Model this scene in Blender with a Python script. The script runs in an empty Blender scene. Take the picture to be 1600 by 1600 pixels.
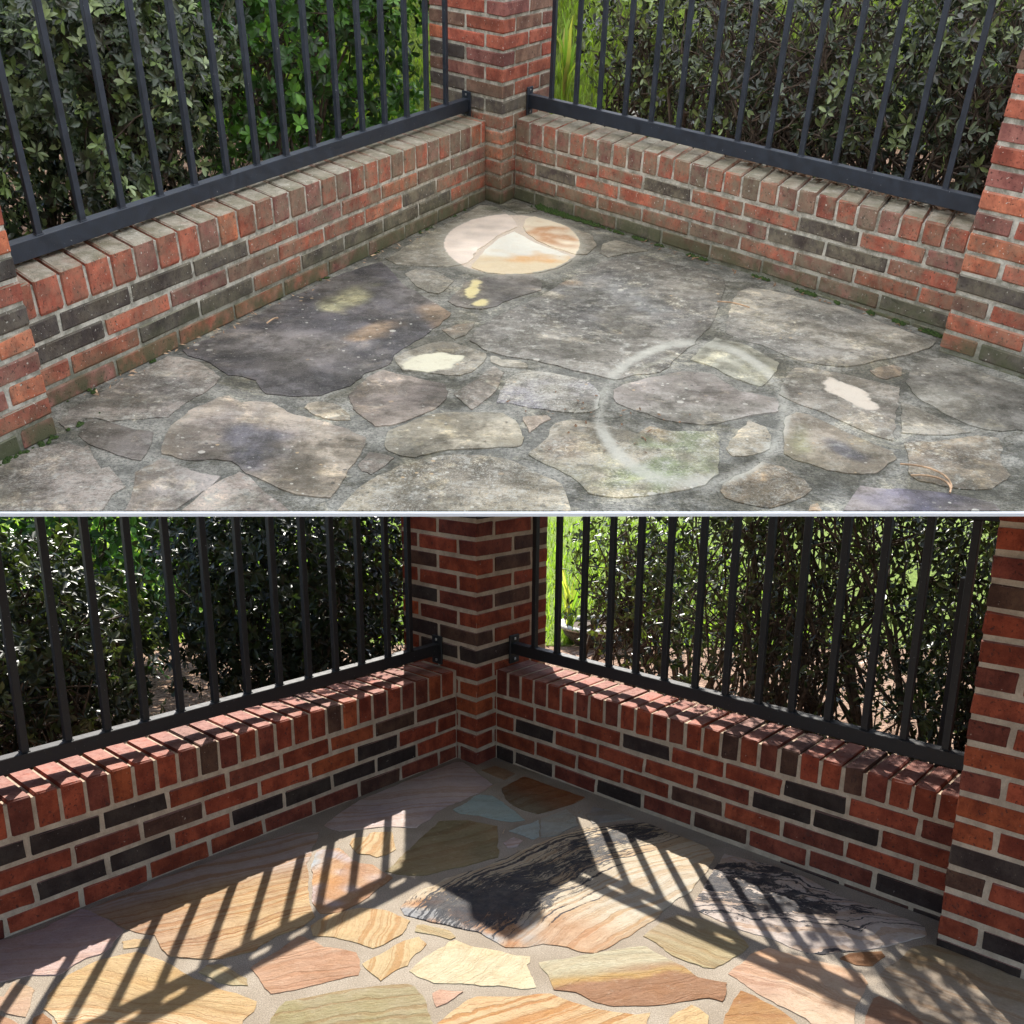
import bpy, bmesh, math, random
import numpy as np
from mathutils import Vector, Matrix, noise, geometry

random.seed(7); np.random.seed(7)
scene = bpy.context.scene
COL = scene.collection

# ---------------------------------------------------------------- camera
cam_d = bpy.data.cameras.new('camera'); cam = bpy.data.objects.new('camera', cam_d); COL.objects.link(cam)
cam_d.sensor_width = 36.0; cam_d.lens = 38.25; cam_d.shift_y = 0.25
cam_d.clip_start = 0.02; cam_d.clip_end = 400
cam.matrix_world = Matrix(((0.999966, -0.008304, 0.0, 0), (0.002676, 0.322279, -0.946641, 0),
                           (0.007861, 0.946608, 0.32229, 1.3), (0, 0, 0, 1)))
scene.camera = cam

# ---------------------------------------------------------------- daylight
sun_vec = Vector((-0.083, 0.949, 1.0)).normalized()
SUN_EL = math.asin(sun_vec.z); SUN_AZ = math.atan2(sun_vec.x, sun_vec.y)
world = bpy.data.worlds.new('World'); scene.world = world; world.use_nodes = True
nt = world.node_tree; bgn = nt.nodes['Background']
sky = nt.nodes.new('ShaderNodeTexSky'); sky.sky_type = 'NISHITA'; sky.sun_disc = False
sky.sun_elevation = SUN_EL; sky.sun_rotation = SUN_AZ
nt.links.new(sky.outputs[0], bgn.inputs[0]); bgn.inputs[1].default_value = 0.15
sun_d = bpy.data.lights.new('sun', 'SUN'); sun = bpy.data.objects.new('sun', sun_d); COL.objects.link(sun)
sun_d.energy = 5.0; sun_d.angle = math.radians(0.55); sun_d.color = (1.0, 0.95, 0.87)
sun.rotation_euler = sun_vec.to_track_quat('Z', 'Y').to_euler(); sun.location = sun_vec * 20
vs = scene.view_settings
vs.view_transform = 'Standard'; vs.look = 'None'; vs.gamma = 1.0; vs.exposure = 1.0; vs.use_curve_mapping = False
scene.cycles.use_denoising = True
scene.cycles.max_bounces = 8; scene.cycles.transparent_max_bounces = 8

# ---------------------------------------------------------------- places
class Place:
    """A patio corner: a runs along the left wall, b along the right wall, z up (units of eye height)."""
    def __init__(s, O, R, U, eL, eR):
        s.O = Vector(O); s.R = Matrix(R); s.U = U; s.eL = Vector(eL); s.eR = Vector(eR)
        s.up = s.R @ Vector((0, 0, 1))
        A = (s.R @ Vector((s.eL.x, s.eL.y, 0))) * U; B = (s.R @ Vector((s.eR.x, s.eR.y, 0))) * U
        Z = s.up * U
        s.M = np.array([list(A), list(B), list(Z)])            # rows: a, b, z
        s.MU = np.array([list(s.R.col[0]), list(s.R.col[1]), list(s.R.col[2])]) * U
        s.On = np.array(O)
    def W(s, a, b, z): return Vector((np.array([a, b, z]) @ s.M + s.On).tolist())
    def D(s, a, b, z): return Vector((np.array([a, b, z]) @ s.M).tolist())
    def Wn(s, arr): return np.asarray(arr) @ s.M + s.On
    def UVn(s, arr): return np.asarray(arr) @ s.MU + s.On
    def ab(s, u, v):
        d = s.eL.x * s.eR.y - s.eL.y * s.eR.x
        return (u * s.eR.y - v * s.eR.x) / d, (s.eL.x * v - s.eL.y * u) / d
    def uv(s, a, b): return (a * s.eL.x + b * s.eR.x, a * s.eL.y + b * s.eR.y)

LOW = Place((-0.14035, 4.024, 0.0), ((0.999996, -0.002676, 0), (0.002676, 0.999996, 0), (0, 0, 1)), 1.3,
            (-0.58714, -0.80948), (0.66203, -0.74948))
UPP = Place((-0.0405, 2.75415, 1.7366), ((0.999793, -0.005328, 0.019638), (0.012042, 0.932881, -0.359983),
            (-0.016402, 0.360145, 0.932752)), 0.585, (-0.41581, -0.90945), (0.63553, -0.77208))

# ---------------------------------------------------------------- helpers
def setp(o, label=None, cat=None, group=None, kind=None):
    if label: o['label'] = label
    if cat: o['category'] = cat
    if group: o['group'] = group
    if kind: o['kind'] = kind
    return o
def empty(name, loc, label=None, cat=None, group=None):
    o = bpy.data.objects.new(name, None); o.empty_display_size = 0.05; o.location = loc
    COL.objects.link(o); return setp(o, label, cat, group)
def link(name, me, loc=(0, 0, 0), parent=None, color=None):
    o = bpy.data.objects.new(name, me); COL.objects.link(o)
    if parent is not None:
        o.parent = parent; o.location = Vector(loc) - parent.location
        if parent.parent is not None: o.location = o.location - parent.parent.location
    else: o.location = loc
    if color: o.color = (*color, 1)
    return o
def absloc(o): return o.location + (absloc(o.parent) if o.parent else Vector((0, 0, 0)))
def child(name, me, loc, parent, color=None):
    o = bpy.data.objects.new(name, me); COL.objects.link(o); o.parent = parent
    o.location = Vector(loc) - absloc(parent)
    if color: o.color = (*color, 1)
    return o
def mesh_from(name, verts, faces, mat, smooth=False):
    me = bpy.data.meshes.new(name); me.from_pydata([tuple(v) for v in verts], [], faces)
    me.materials.append(mat)
    if smooth: me.shade_smooth()
    me.update(); return me
def mesh_np(name, V, loops, sizes, mat, smooth=False):
    me = bpy.data.meshes.new(name)
    V = np.asarray(V, dtype=np.float32); loops = np.asarray(loops, dtype=np.int32); sizes = np.asarray(sizes, dtype=np.int32)
    me.vertices.add(len(V)); me.vertices.foreach_set('co', V.ravel())
    me.loops.add(len(loops)); me.loops.foreach_set('vertex_index', loops)
    me.polygons.add(len(sizes)); me.polygons.foreach_set('loop_start', np.concatenate([[0], np.cumsum(sizes)[:-1]]).astype(np.int32))
    me.polygons.foreach_set('loop_total', sizes)
    if smooth: me.polygons.foreach_set('use_smooth', np.ones(len(sizes), dtype=bool))
    me.update(calc_edges=True); me.validate(); me.materials.append(mat); return me
def vcol(me, name, arr):
    at = me.color_attributes.new(name, 'FLOAT_COLOR', 'POINT')
    a = np.ones((len(me.vertices), 4), dtype=np.float32); a[:, :3] = arr; at.data.foreach_set('color', a.ravel())

_cache = {}
def brick_mesh(P, la, lb, lz, mat, bev=0.003, jit=0.0012, nvar=4):
    if jit > 0: jit *= 1.35; nvar = 7
    """A chamfered, slightly uneven block, sides along the place's two walls."""
    key = (id(P), round(la, 4), round(lb, 4), round(lz, 4), mat.name, bev)
    L = _cache.setdefault(key, [])
    if len(L) < nvar:
        bm = bmesh.new(); bmesh.ops.create_cube(bm, size=1.0)
        for v in bm.verts: v.co = Vector((v.co.x * la, v.co.y * lb, v.co.z * lz))
        bmesh.ops.bevel(bm, geom=list(bm.edges), offset=bev, segments=1, affect='EDGES', profile=0.5)
        rnd = random.Random(len(L) * 31 + int(la * 1e4))
        for v in bm.verts:
            v.co += Vector((rnd.uniform(-jit, jit), rnd.uniform(-jit, jit), rnd.uniform(-jit, jit)))
            v.co = P.D(*v.co)
        bmesh.ops.recalc_face_normals(bm, faces=bm.faces)
        me = bpy.data.meshes.new('block'); bm.to_mesh(me); bm.free(); me.materials.append(mat); L.append(me)
        return me
    return random.choice(L)
def blk(name, P, a0, a1, b0, b1, z0, z1, mat, parent, color=None, bev=0.003, jit=0.0012, nvar=4):
    me = brick_mesh(P, a1 - a0, b1 - b0, z1 - z0, mat, bev, jit, nvar)
    return child(name, me, P.W((a0 + a1) / 2, (b0 + b1) / 2, (z0 + z1) / 2), parent, color)

# ---------------------------------------------------------------- node helpers
class NT:
    def __init__(s, mat):
        mat.use_nodes = True; s.t = mat.node_tree; s.t.nodes.clear()
        s.out = s.t.nodes.new('ShaderNodeOutputMaterial')
    def n(s, typ, **kw):
        x = s.t.nodes.new(typ)
        for k, v in kw.items(): setattr(x, k, v)
        return x
    def put(s, sock, v):
        if isinstance(v, bpy.types.NodeSocket): s.t.links.new(v, sock)
        elif v is not None:
            if isinstance(v, (tuple, list)) and len(v) == 3 and sock.type == 'RGBA': v = (*v, 1)
            sock.default_value = v
    def math(s, op, a, b=None, c=None, clamp=False):
        x = s.n('ShaderNodeMath', operation=op); x.use_clamp = clamp
        s.put(x.inputs[0], a)
        if b is not None: s.put(x.inputs[1], b)
        if c is not None: s.put(x.inputs[2], c)
        return x.outputs[0]
    def vm(s, op, a, b=None):
        x = s.n('ShaderNodeVectorMath', operation=op); s.put(x.inputs[0], a)
        if b is not None: s.put(x.inputs[1], b)
        return x.outputs['Value'] if op in ('LENGTH', 'DOT_PRODUCT', 'DISTANCE') else x.outputs[0]
    def mix(s, f, a, b, mode='MIX'):
        x = s.n('ShaderNodeMix', data_type='RGBA', blend_type=mode)
        s.put(x.inputs[0], f); s.put(x.inputs[6], a); s.put(x.inputs[7], b); return x.outputs[2]
    def noise(s, vec=None, scale=5, detail=4, rough=0.6, dim='3D', w=None, dist=0):
        x = s.n('ShaderNodeTexNoise', noise_dimensions=dim)
        if vec is not None and dim != '1D': s.put(x.inputs['Vector'], vec)
        if w is not None: s.put(x.inputs['W'], w)
        s.put(x.inputs['Scale'], scale); s.put(x.inputs['Detail'], detail); s.put(x.inputs['Roughness'], rough)
        s.put(x.inputs['Distortion'], dist); return x.outputs[0]
    def ramp(s, v, lo, hi, a=0.0, b=1.0):
        x = s.n('ShaderNodeMapRange', interpolation_type='SMOOTHSTEP'); s.put(x.inputs[0], v)
        for i, q in zip((1, 2, 3, 4), (lo, hi, a, b)): s.put(x.inputs[i], q)
        return x.outputs[0]
    def attr(s, name): return s.n('ShaderNodeAttribute', attribute_name=name)
    def comb(s, x, y, z=0.0):
        c = s.n('ShaderNodeCombineXYZ'); s.put(c.inputs[0], x); s.put(c.inputs[1], y); s.put(c.inputs[2], z); return c.outputs[0]
    def sep(s, v):
        c = s.n('ShaderNodeSeparateXYZ'); s.put(c.inputs[0], v); return c.outputs
    def pos(s): return s.n('ShaderNodeNewGeometry').outputs['Position']
    def bump(s, h, strength=0.3, dist=0.002, normal=None):
        b = s.n('ShaderNodeBump'); s.put(b.inputs['Strength'], strength); s.put(b.inputs['Distance'], dist)
        s.put(b.inputs['Height'], h)
        if normal is not None: s.put(b.inputs['Normal'], normal)
        return b.outputs[0]
    def pbr(s, color, rough=0.8, normal=None, spec=0.3, metal=0.0, out=True):
        p = s.n('ShaderNodeBsdfPrincipled'); s.put(p.inputs['Base Color'], color); s.put(p.inputs['Roughness'], rough)
        s.put(p.inputs['Specular IOR Level'], spec); s.put(p.inputs['Metallic'], metal)
        if normal is not None: s.put(p.inputs['Normal'], normal)
        if out: s.t.links.new(p.outputs[0], s.out.inputs[0])
        return p.outputs[0]
def newmat(name):
    m = bpy.data.materials.new(name); return m, NT(m)

CIRC = (0.0515, -0.6898, -4.3154, 0.2731, 0.1676, 2.6484)     # scrubbed disc on the upper floor
RING = (0.4865, -2.089, -4.511, 0.873, 0.431, 2.2271)         # scrub mark left by the round brush
def oval(n, u, v, E):
    du = n.math('SUBTRACT', u, E[0]); dv = n.math('SUBTRACT', v, E[1])
    x = n.math('ADD', n.math('MULTIPLY', du, E[2]), n.math('MULTIPLY', dv, E[3]))
    y = n.math('ADD', n.math('MULTIPLY', du, E[4]), n.math('MULTIPLY', dv, E[5]))
    return n.math('SQRT', n.math('ADD', n.math('MULTIPLY', x, x), n.math('MULTIPLY', y, y)))
def uvxy(n):
    u = n.n('ShaderNodeUVMap', uv_map='plan').outputs[0]; s = n.sep(u); return u, s[0], s[1]

def grain(n, p, k):
    return n.noise(p, 260 * k, 3, 0.7)

# ---- brick
def mat_brick(name, dirty):
    m, n = newmat(name); k = 1.0 if not dirty else 2.0
    oi = n.n('ShaderNodeObjectInfo'); p = n.vm('ADD', n.pos(), n.vm('SCALE', n.comb(oi.outputs['Random'], oi.outputs['Random'], 0.3), None))
    g = grain(n, p, k); big = n.noise(p, 14 * k, 5, 0.65); pits = n.noise(p, 120 * k, 2, 0.5)
    c = n.mix(n.ramp(big, 0.35, 0.7), n.mix(1.0, oi.outputs['Color'], (0.60, 0.52, 0.54), 'MULTIPLY'), n.mix(1.0, oi.outputs['Color'], (1.26, 1.26, 1.22), 'MULTIPLY'))
    c = n.mix(n.ramp(n.noise(p, 30 * k, 4, 0.7), 0.6, 0.72, 0, 0.45), c, (0.05, 0.035, 0.032))
    c = n.mix(n.ramp(pits, 0.62, 0.70, 0, 0.6), c, (0.035, 0.02, 0.018))
    c = n.mix(n.ramp(n.noise(p, 230 * k, 3, 0.7), 0.58, 0.68, 0, 0.5), c, n.mix(1.0, c, (0.45, 0.4, 0.4), 'MULTIPLY'))
    c = n.mix(n.ramp(n.noise(n.vm('MULTIPLY', p, (60 * k, 60 * k, 9 * k)), 1, 4, 0.6), 0.56, 0.7, 0, 0.4), c, n.mix(1.0, c, (0.55, 0.5, 0.52), 'MULTIPLY'))
    c = n.mix(n.ramp(n.noise(p, 75 * k, 3, 0.6), 0.69, 0.76, 0, 0.5), c, (0.55, 0.47, 0.40))
    c = n.mix(n.ramp(g, 0.3, 0.7, 0.0, 0.25), c, n.mix(1.0, c, (0.6, 0.55, 0.55), 'MULTIPLY'))
    if not dirty:
        nz = n.sep(n.n('ShaderNodeNewGeometry').outputs['Normal'])[2]
        c = n.mix(n.math('MULTIPLY', n.ramp(nz, 0.6, 0.95), n.ramp(n.noise(p, 40, 5, 0.7), 0.3, 0.6, 0.25, 0.65)), c, (0.42, 0.235, 0.195))  # upward faces painted a paler pink so the wall tops look sunlit
    if dirty:
        geo = n.n('ShaderNodeNewGeometry')
        d = n.vm('DOT_PRODUCT', geo.outputs['Normal'], tuple(UPP.up))
        h = n.math('DIVIDE', n.math('SUBTRACT', n.vm('DOT_PRODUCT', n.pos(), tuple(UPP.up)), float(UPP.O.dot(UPP.up))), UPP.U)
        crust = n.mix(n.noise(p, 40 * k, 4), (0.20, 0.19, 0.145), (0.56, 0.52, 0.42))
        crust = n.mix(n.ramp(n.noise(p, 9 * k, 5, 0.7), 0.42, 0.62, 0, 0.75), crust, (0.11, 0.115, 0.06))
        top = n.math('MULTIPLY', n.ramp(d, 0.45, 0.9), n.ramp(n.noise(p, 7 * k, 4), 0.25, 0.5, 0.45, 0.93))
        top = n.math('MULTIPLY', top, n.ramp(h, 0.28, 0.4, 1.0, 0.25))
        c = n.mix(top, c, crust)
        near = n.ramp(n.vm('DISTANCE', n.pos(), tuple(UPP.W(.1, .5, .2))), 0.25, 1.3, 1.0, 0.45)
        hz = n.ramp(h, 0.24, 0.42, 1.0, 0.12)
        film = n.math('MULTIPLY', n.math('MULTIPLY', n.ramp(n.noise(p, 13 * k, 6, 0.75), 0.36, 0.62, 0.1, 0.85), near), hz)
        c = n.mix(film, c, n.mix(n.noise(p, 50 * k, 4), (0.13, 0.12, 0.085), (0.34, 0.29, 0.20)))
        c = n.mix(n.math('MULTIPLY', n.ramp(n.noise(p, 60 * k, 5, 0.75), 0.56, 0.66, 0, 0.55), hz), c, (0.07, 0.065, 0.05))
        c = n.mix(n.ramp(n.noise(p, 110 * k, 2, 0.5), 0.70, 0.72, 0, 0.8), c, (0.62, 0.60, 0.52))
        damp = n.math('MULTIPLY', n.ramp(h, 0.0, 0.11, 0.9, 0.0), n.ramp(n.noise(p, 12 * k, 4), 0.3, 0.6))
        c = n.mix(damp, c, (0.09, 0.10, 0.05))
    hgt = n.math('ADD', n.math('MULTIPLY', g, 0.6), n.math('MULTIPLY', n.ramp(pits, 0.6, 0.75, 1.0, 0.0), 0.8))
    n.pbr(c, n.ramp(g, 0.2, 0.8, 0.75, 0.95), n.bump(hgt, 0.8, 0.0026 / k), 0.25)
    return m
def mat_mortar(name, dirty):
    m, n = newmat(name); k = 1.0 if not dirty else 2.0; p = n.pos()
    g = n.noise(p, 220 * k, 3, 0.7)
    if dirty:
        c = n.mix(n.ramp(n.noise(p, 22 * k, 5, 0.7), 0.35, 0.65), (0.26, 0.25, 0.20), (0.66, 0.63, 0.54))
        h = n.math('DIVIDE', n.math('SUBTRACT', n.vm('DOT_PRODUCT', p, tuple(UPP.up)), float(UPP.O.dot(UPP.up))), UPP.U)
        c = n.mix(n.ramp(h, 0.0, 0.1, 0.7, 0.0), c, (0.09, 0.10, 0.055))
    else:
        c = n.mix(n.ramp(n.noise(p, 16, 5, 0.7), 0.3, 0.7), (0.37, 0.285, 0.21), (0.57, 0.45, 0.335))
    c = n.mix(n.ramp(g, 0.3, 0.75, 0, 0.35), c, n.mix(1.0, c, (0.5, 0.5, 0.5), 'MULTIPLY'))
    n.pbr(c, 0.95, n.bump(g, 0.7, 0.002 / k), 0.15); return m

# ---- paving
def mat_stone(name, dirty):
    m, n = newmat(name); k = 1.0 if not dirty else 2.2; p = n.pos()
    uv, u, v = uvxy(n); col = n.attr('Col').outputs['Color']; aux = n.sep(n.attr('Aux').outputs['Vector'])
    wob = n.noise(uv, 9, 4, 0.6)
    s = n.math('ADD', aux[0], n.math('ADD', n.math('MULTIPLY', wob, 1.3), n.math('MULTIPLY', n.noise(uv, 2.6, 2), 3.0)))
    st = n.noise(None, 1.0, 5, 0.75, '1D', s)
    st2 = n.noise(None, 3.1, 3, 0.6, '1D', s)
    sw = n.comb(n.math('MULTIPLY', s, 1.4), n.math('MULTIPLY', u, 9.0), n.math('MULTIPLY', v, 9.0))
    band = n.ramp(st, 0.47, 0.60); line = n.ramp(st2, 0.60, 0.66)
    if not dirty:
        c = n.mix(n.math('MULTIPLY', band, aux[1]), col, n.mix(1.0, col, (0.80, 0.57, 0.34), 'MULTIPLY'))
        grp = n.ramp(n.noise(None, 0.16, 2, 0.5, '1D', s), 0.42, 0.62, 0.15, 1.0)
        c = n.mix(n.math('MULTIPLY', n.math('MULTIPLY', n.math('MULTIPLY', line, aux[1]), grp), 0.8), c, n.mix(1.0, col, (0.60, 0.36, 0.20), 'MULTIPLY'))
        c = n.mix(n.ramp(n.noise(uv, 26, 6, 0.7), 0.35, 0.7, 0, 0.35), c, n.mix(1.0, c, (0.72, 0.66, 0.58), 'MULTIPLY'))
        c = n.mix(n.ramp(n.noise(uv, 55, 6, 0.78), 0.54, 0.70, 0, 0.22), c, (0.66, 0.58, 0.44))
        c = n.mix(n.ramp(n.noise(uv, 11, 6, 0.72), 0.52, 0.66, 0, 0.4), c, n.mix(1.0, c, (0.72, 0.60, 0.46), 'MULTIPLY'))
        bl = n.noise(sw, 3.2, 8, 0.8)
        stain = n.ramp(n.math('SUBTRACT', n.math('ADD', aux[2], n.math('MULTIPLY', n.ramp(st2, 0.55, 0.63), n.math('MULTIPLY', n.ramp(aux[2], 0.15, 0.4), 0.22))), bl), 0.0, 0.035)
        c = n.mix(n.math('MULTIPLY', stain, n.ramp(n.noise(uv, 34, 6, 0.75), 0.36, 0.66, 0.99, 0.84)), c, (0.018, 0.021, 0.031))
        c = n.mix(n.ramp(grain(n, p, k), 0.3, 0.7, 0, 0.16), c, n.mix(1.0, c, (0.6, 0.6, 0.6), 'MULTIPLY'))
        c = n.mix(n.ramp(n.noise(uv, 130, 3, 0.7), 0.60, 0.70, 0, 0.45), c, n.mix(1.0, c, (0.45, 0.38, 0.30), 'MULTIPLY'))
        c = n.mix(n.ramp(n.noise(sw, 9, 6, 0.8), 0.52, 0.62, 0, 0.4), c, n.mix(1.0, c, (0.74, 0.62, 0.48), 'MULTIPLY'))
        hgt = n.math('ADD', n.math('ADD', n.noise(uv, 40, 8, 0.8), n.math('MULTIPLY', n.noise(sw, 5, 8, 0.75), 0.8)), n.math('MULTIPLY', n.math('ADD', band, stain), -0.2))
        n.pbr(c, n.ramp(n.noise(uv, 20, 4), 0.3, 0.7, 0.5, 0.8), n.bump(hgt, 1.0, 0.0065), 0.35)
        return m
    clean = n.attr('Clean').outputs['Color']
    c = n.mix(n.math('MULTIPLY', band, n.math('MULTIPLY', aux[1], 0.6)), col, n.mix(1.0, col, (0.62, 0.58, 0.55), 'MULTIPLY'))
    blot = n.noise(uv, 8, 6, 0.7)
    c = n.mix(n.ramp(blot, 0.42, 0.58, 0, 0.75), c, n.mix(1.0, c, (0.46, 0.45, 0.41), 'MULTIPLY'))
    c = n.mix(n.ramp(n.noise(uv, 2.7, 6, 0.65), 0.46, 0.58, 0, 0.75), c, n.mix(1.0, c, (0.42, 0.41, 0.38), 'MULTIPLY'))
    c = n.mix(n.math('MULTIPLY', n.ramp(n.noise(uv, 5.5, 7, 0.75), 0.54, 0.66, 0, 0.65), n.ramp(aux[2], 0.0, 0.25, 0.12, 1.0)), c, (0.52, 0.47, 0.37))
    c = n.mix(n.math('MULTIPLY', n.ramp(n.noise(uv, 30, 8, 0.8), 0.50, 0.62), n.ramp(aux[2], 0.0, 0.3, 0.06, 0.75)), c, (0.56, 0.54, 0.46))
    c = n.mix(n.math('MULTIPLY', n.ramp(n.noise(uv, 55, 8, 0.8, dist=0.4), 0.52, 0.62), n.ramp(aux[2], 0.0, 0.3, 0.15, 0.6)), c, (0.13, 0.13, 0.11))
    rough_amt = aux[2]
    lich = n.noise(sw, 14, 8, 0.8)
    c = n.mix(n.math('MULTIPLY', n.ramp(lich, 0.50, 0.60), n.math('MULTIPLY', rough_amt, 0.9)), c, (0.70, 0.67, 0.57))
    c = n.mix(n.math('MULTIPLY', n.ramp(n.noise(uv, 75, 6, 0.7), 0.54, 0.64), n.math('MULTIPLY', rough_amt, 0.8)), c, (0.09, 0.09, 0.075))
    c = n.mix(n.ramp(n.noise(uv, 60, 2, 0.5), 0.735, 0.75, 0, 0.85), c, (0.78, 0.74, 0.60))
    gm = n.math('MAXIMUM', n.ramp(n.noise(uv, 3.4, 9, 0.78, dist=0.3), 0.46, 0.58), n.math('MULTIPLY', n.ramp(v, -1.7, -0.6), n.ramp(n.noise(uv, 9, 8, 0.8), 0.36, 0.52, 0.15, 0.85)))
    c = n.mix(n.math('MULTIPLY', gm, 0.85), c, n.mix(1.0, c, (0.40, 0.39, 0.345), 'MULTIPLY'))
    c = n.mix(n.math('MULTIPLY', n.ramp(n.noise(uv, 4.7, 9, 0.8, dist=0.4), 0.53, 0.62), 0.75), c, n.mix(1.0, c, (1.85, 1.78, 1.6), 'MULTIPLY'))
    def spots(sc, rad, thr, colr, amt):
        vo = n.n('ShaderNodeTexVoronoi'); n.put(vo.inputs['Vector'], uv); vo.inputs['Scale'].default_value = sc
        rnd = n.sep(vo.outputs['Color'])
        m_ = n.math('MULTIPLY', n.ramp(n.math('ADD', vo.outputs['Distance'], n.math('MULTIPLY', n.noise(uv, sc * 3, 2), 0.12)), n.math('MULTIPLY', rnd[1], rad), n.math('MULTIPLY_ADD', rnd[1], rad, 0.04), amt, 0.0), n.ramp(rnd[0], thr, thr + 0.02))
        return n.mix(n.math('MULTIPLY', m_, n.ramp(n.noise(uv, 2.2, 3), 0.42, 0.58)), c, colr)
    c = spots(26, 0.30, 0.80, (0.66, 0.62, 0.52), 0.8)
    c = spots(34, 0.26, 0.86, (0.62, 0.44, 0.24), 0.8)
    c = spots(70, 0.34, 0.75, (0.74, 0.71, 0.60), 0.75)
    c = spots(60, 0.34, 0.82, (0.07, 0.065, 0.055), 0.8)
    c = n.mix(n.ramp(n.noise(uv, 140, 5, 0.8), 0.54, 0.62, 0, 0.45), c, n.mix(1.0, c, (0.42, 0.41, 0.38), 'MULTIPLY'))
    c = n.mix(n.ramp(n.noise(uv, 190, 4, 0.8), 0.58, 0.66, 0, 0.40), c, (0.62, 0.59, 0.5))
    bm_ = n.ramp(n.math('ADD', n.attr('Bare').outputs['Fac'], n.math('MULTIPLY', n.math('SUBTRACT', n.noise(uv, 42, 8, 0.8), 0.5), 2.1)), 0.35, 0.75)
    bm_ = n.math('MULTIPLY', bm_, n.ramp(n.attr('Bare').outputs['Fac'], 0.0, 0.5))
    c = n.mix(bm_, c, n.mix(n.ramp(n.noise(uv, 22, 6, 0.75), 0.5, 0.68, 0, 0.35), col, n.mix(1.0, col, (0.6, 0.52, 0.42), 'MULTIPLY')))
    r1 = oval(n, u, v, RING); wig = n.math('MULTIPLY', n.math('SUBTRACT', n.noise(uv, 6, 3), 0.5), 0.10)
    rr = n.math('ABSOLUTE', n.math('SUBTRACT', n.math('ADD', r1, wig), 1.0))
    c = n.mix(n.math('MULTIPLY', n.ramp(n.math('ADD', rr, n.math('MULTIPLY', n.math('SUBTRACT', n.noise(uv, 45, 6, 0.8), 0.5), 0.10)), 0.02, 0.10, 0.70, 0.0), n.math('MULTIPLY', n.ramp(n.noise(uv, 6, 4), 0.34, 0.54, 0.45, 1.0), n.ramp(n.noise(uv, 75, 6, 0.8), 0.34, 0.50, 0.6, 1.0))), c, (0.62, 0.60, 0.50))
    rr2 = n.math('ABSOLUTE', n.math('SUBTRACT', n.math('ADD', r1, wig), 0.80))
    c = n.mix(n.math('MULTIPLY', n.ramp(rr2, 0.0, 0.05, 0.3, 0.0), n.ramp(v, -2.05, -1.95)), c, (0.60, 0.58, 0.44))
    d = n.math('ADD', oval(n, u, v, CIRC), n.math('MULTIPLY', n.math('SUBTRACT', n.noise(uv, 28, 8, 0.8), 0.5), 0.10))
    c = n.mix(n.ramp(d, 0.98, 1.16, 0.45, 0.0), c, (0.50, 0.46, 0.36))
    cl = n.mix(n.math('MULTIPLY', n.math('MULTIPLY', line, aux[1]), 0.3), clean, n.mix(1.0, clean, (0.7, 0.5, 0.36), 'MULTIPLY'))
    cl = n.mix(n.ramp(n.noise(uv, 30, 6, 0.7), 0.45, 0.7, 0, 0.4), cl, (0.80, 0.68, 0.5))
    cl = n.mix(n.ramp(n.noise(uv, 70, 3, 0.6), 0.70, 0.74, 0, 0.7), cl, (0.2, 0.16, 0.12))
    c = n.mix(n.ramp(d, 0.975, 1.0, 1.0, 0.0), c, cl)
    c = n.mix(n.ramp(grain(n, p, k), 0.3, 0.7, 0, 0.22), c, n.mix(1.0, c, (0.5, 0.5, 0.5), 'MULTIPLY'))
    hgt = n.math('ADD', n.noise(uv, 45, 8, 0.75), n.math('MULTIPLY', lich, 0.6))
    n.pbr(c, n.ramp(blot, 0.4, 0.65, 0.45, 0.8), n.bump(hgt, 0.9, 0.003), 0.45)
    return m
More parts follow.
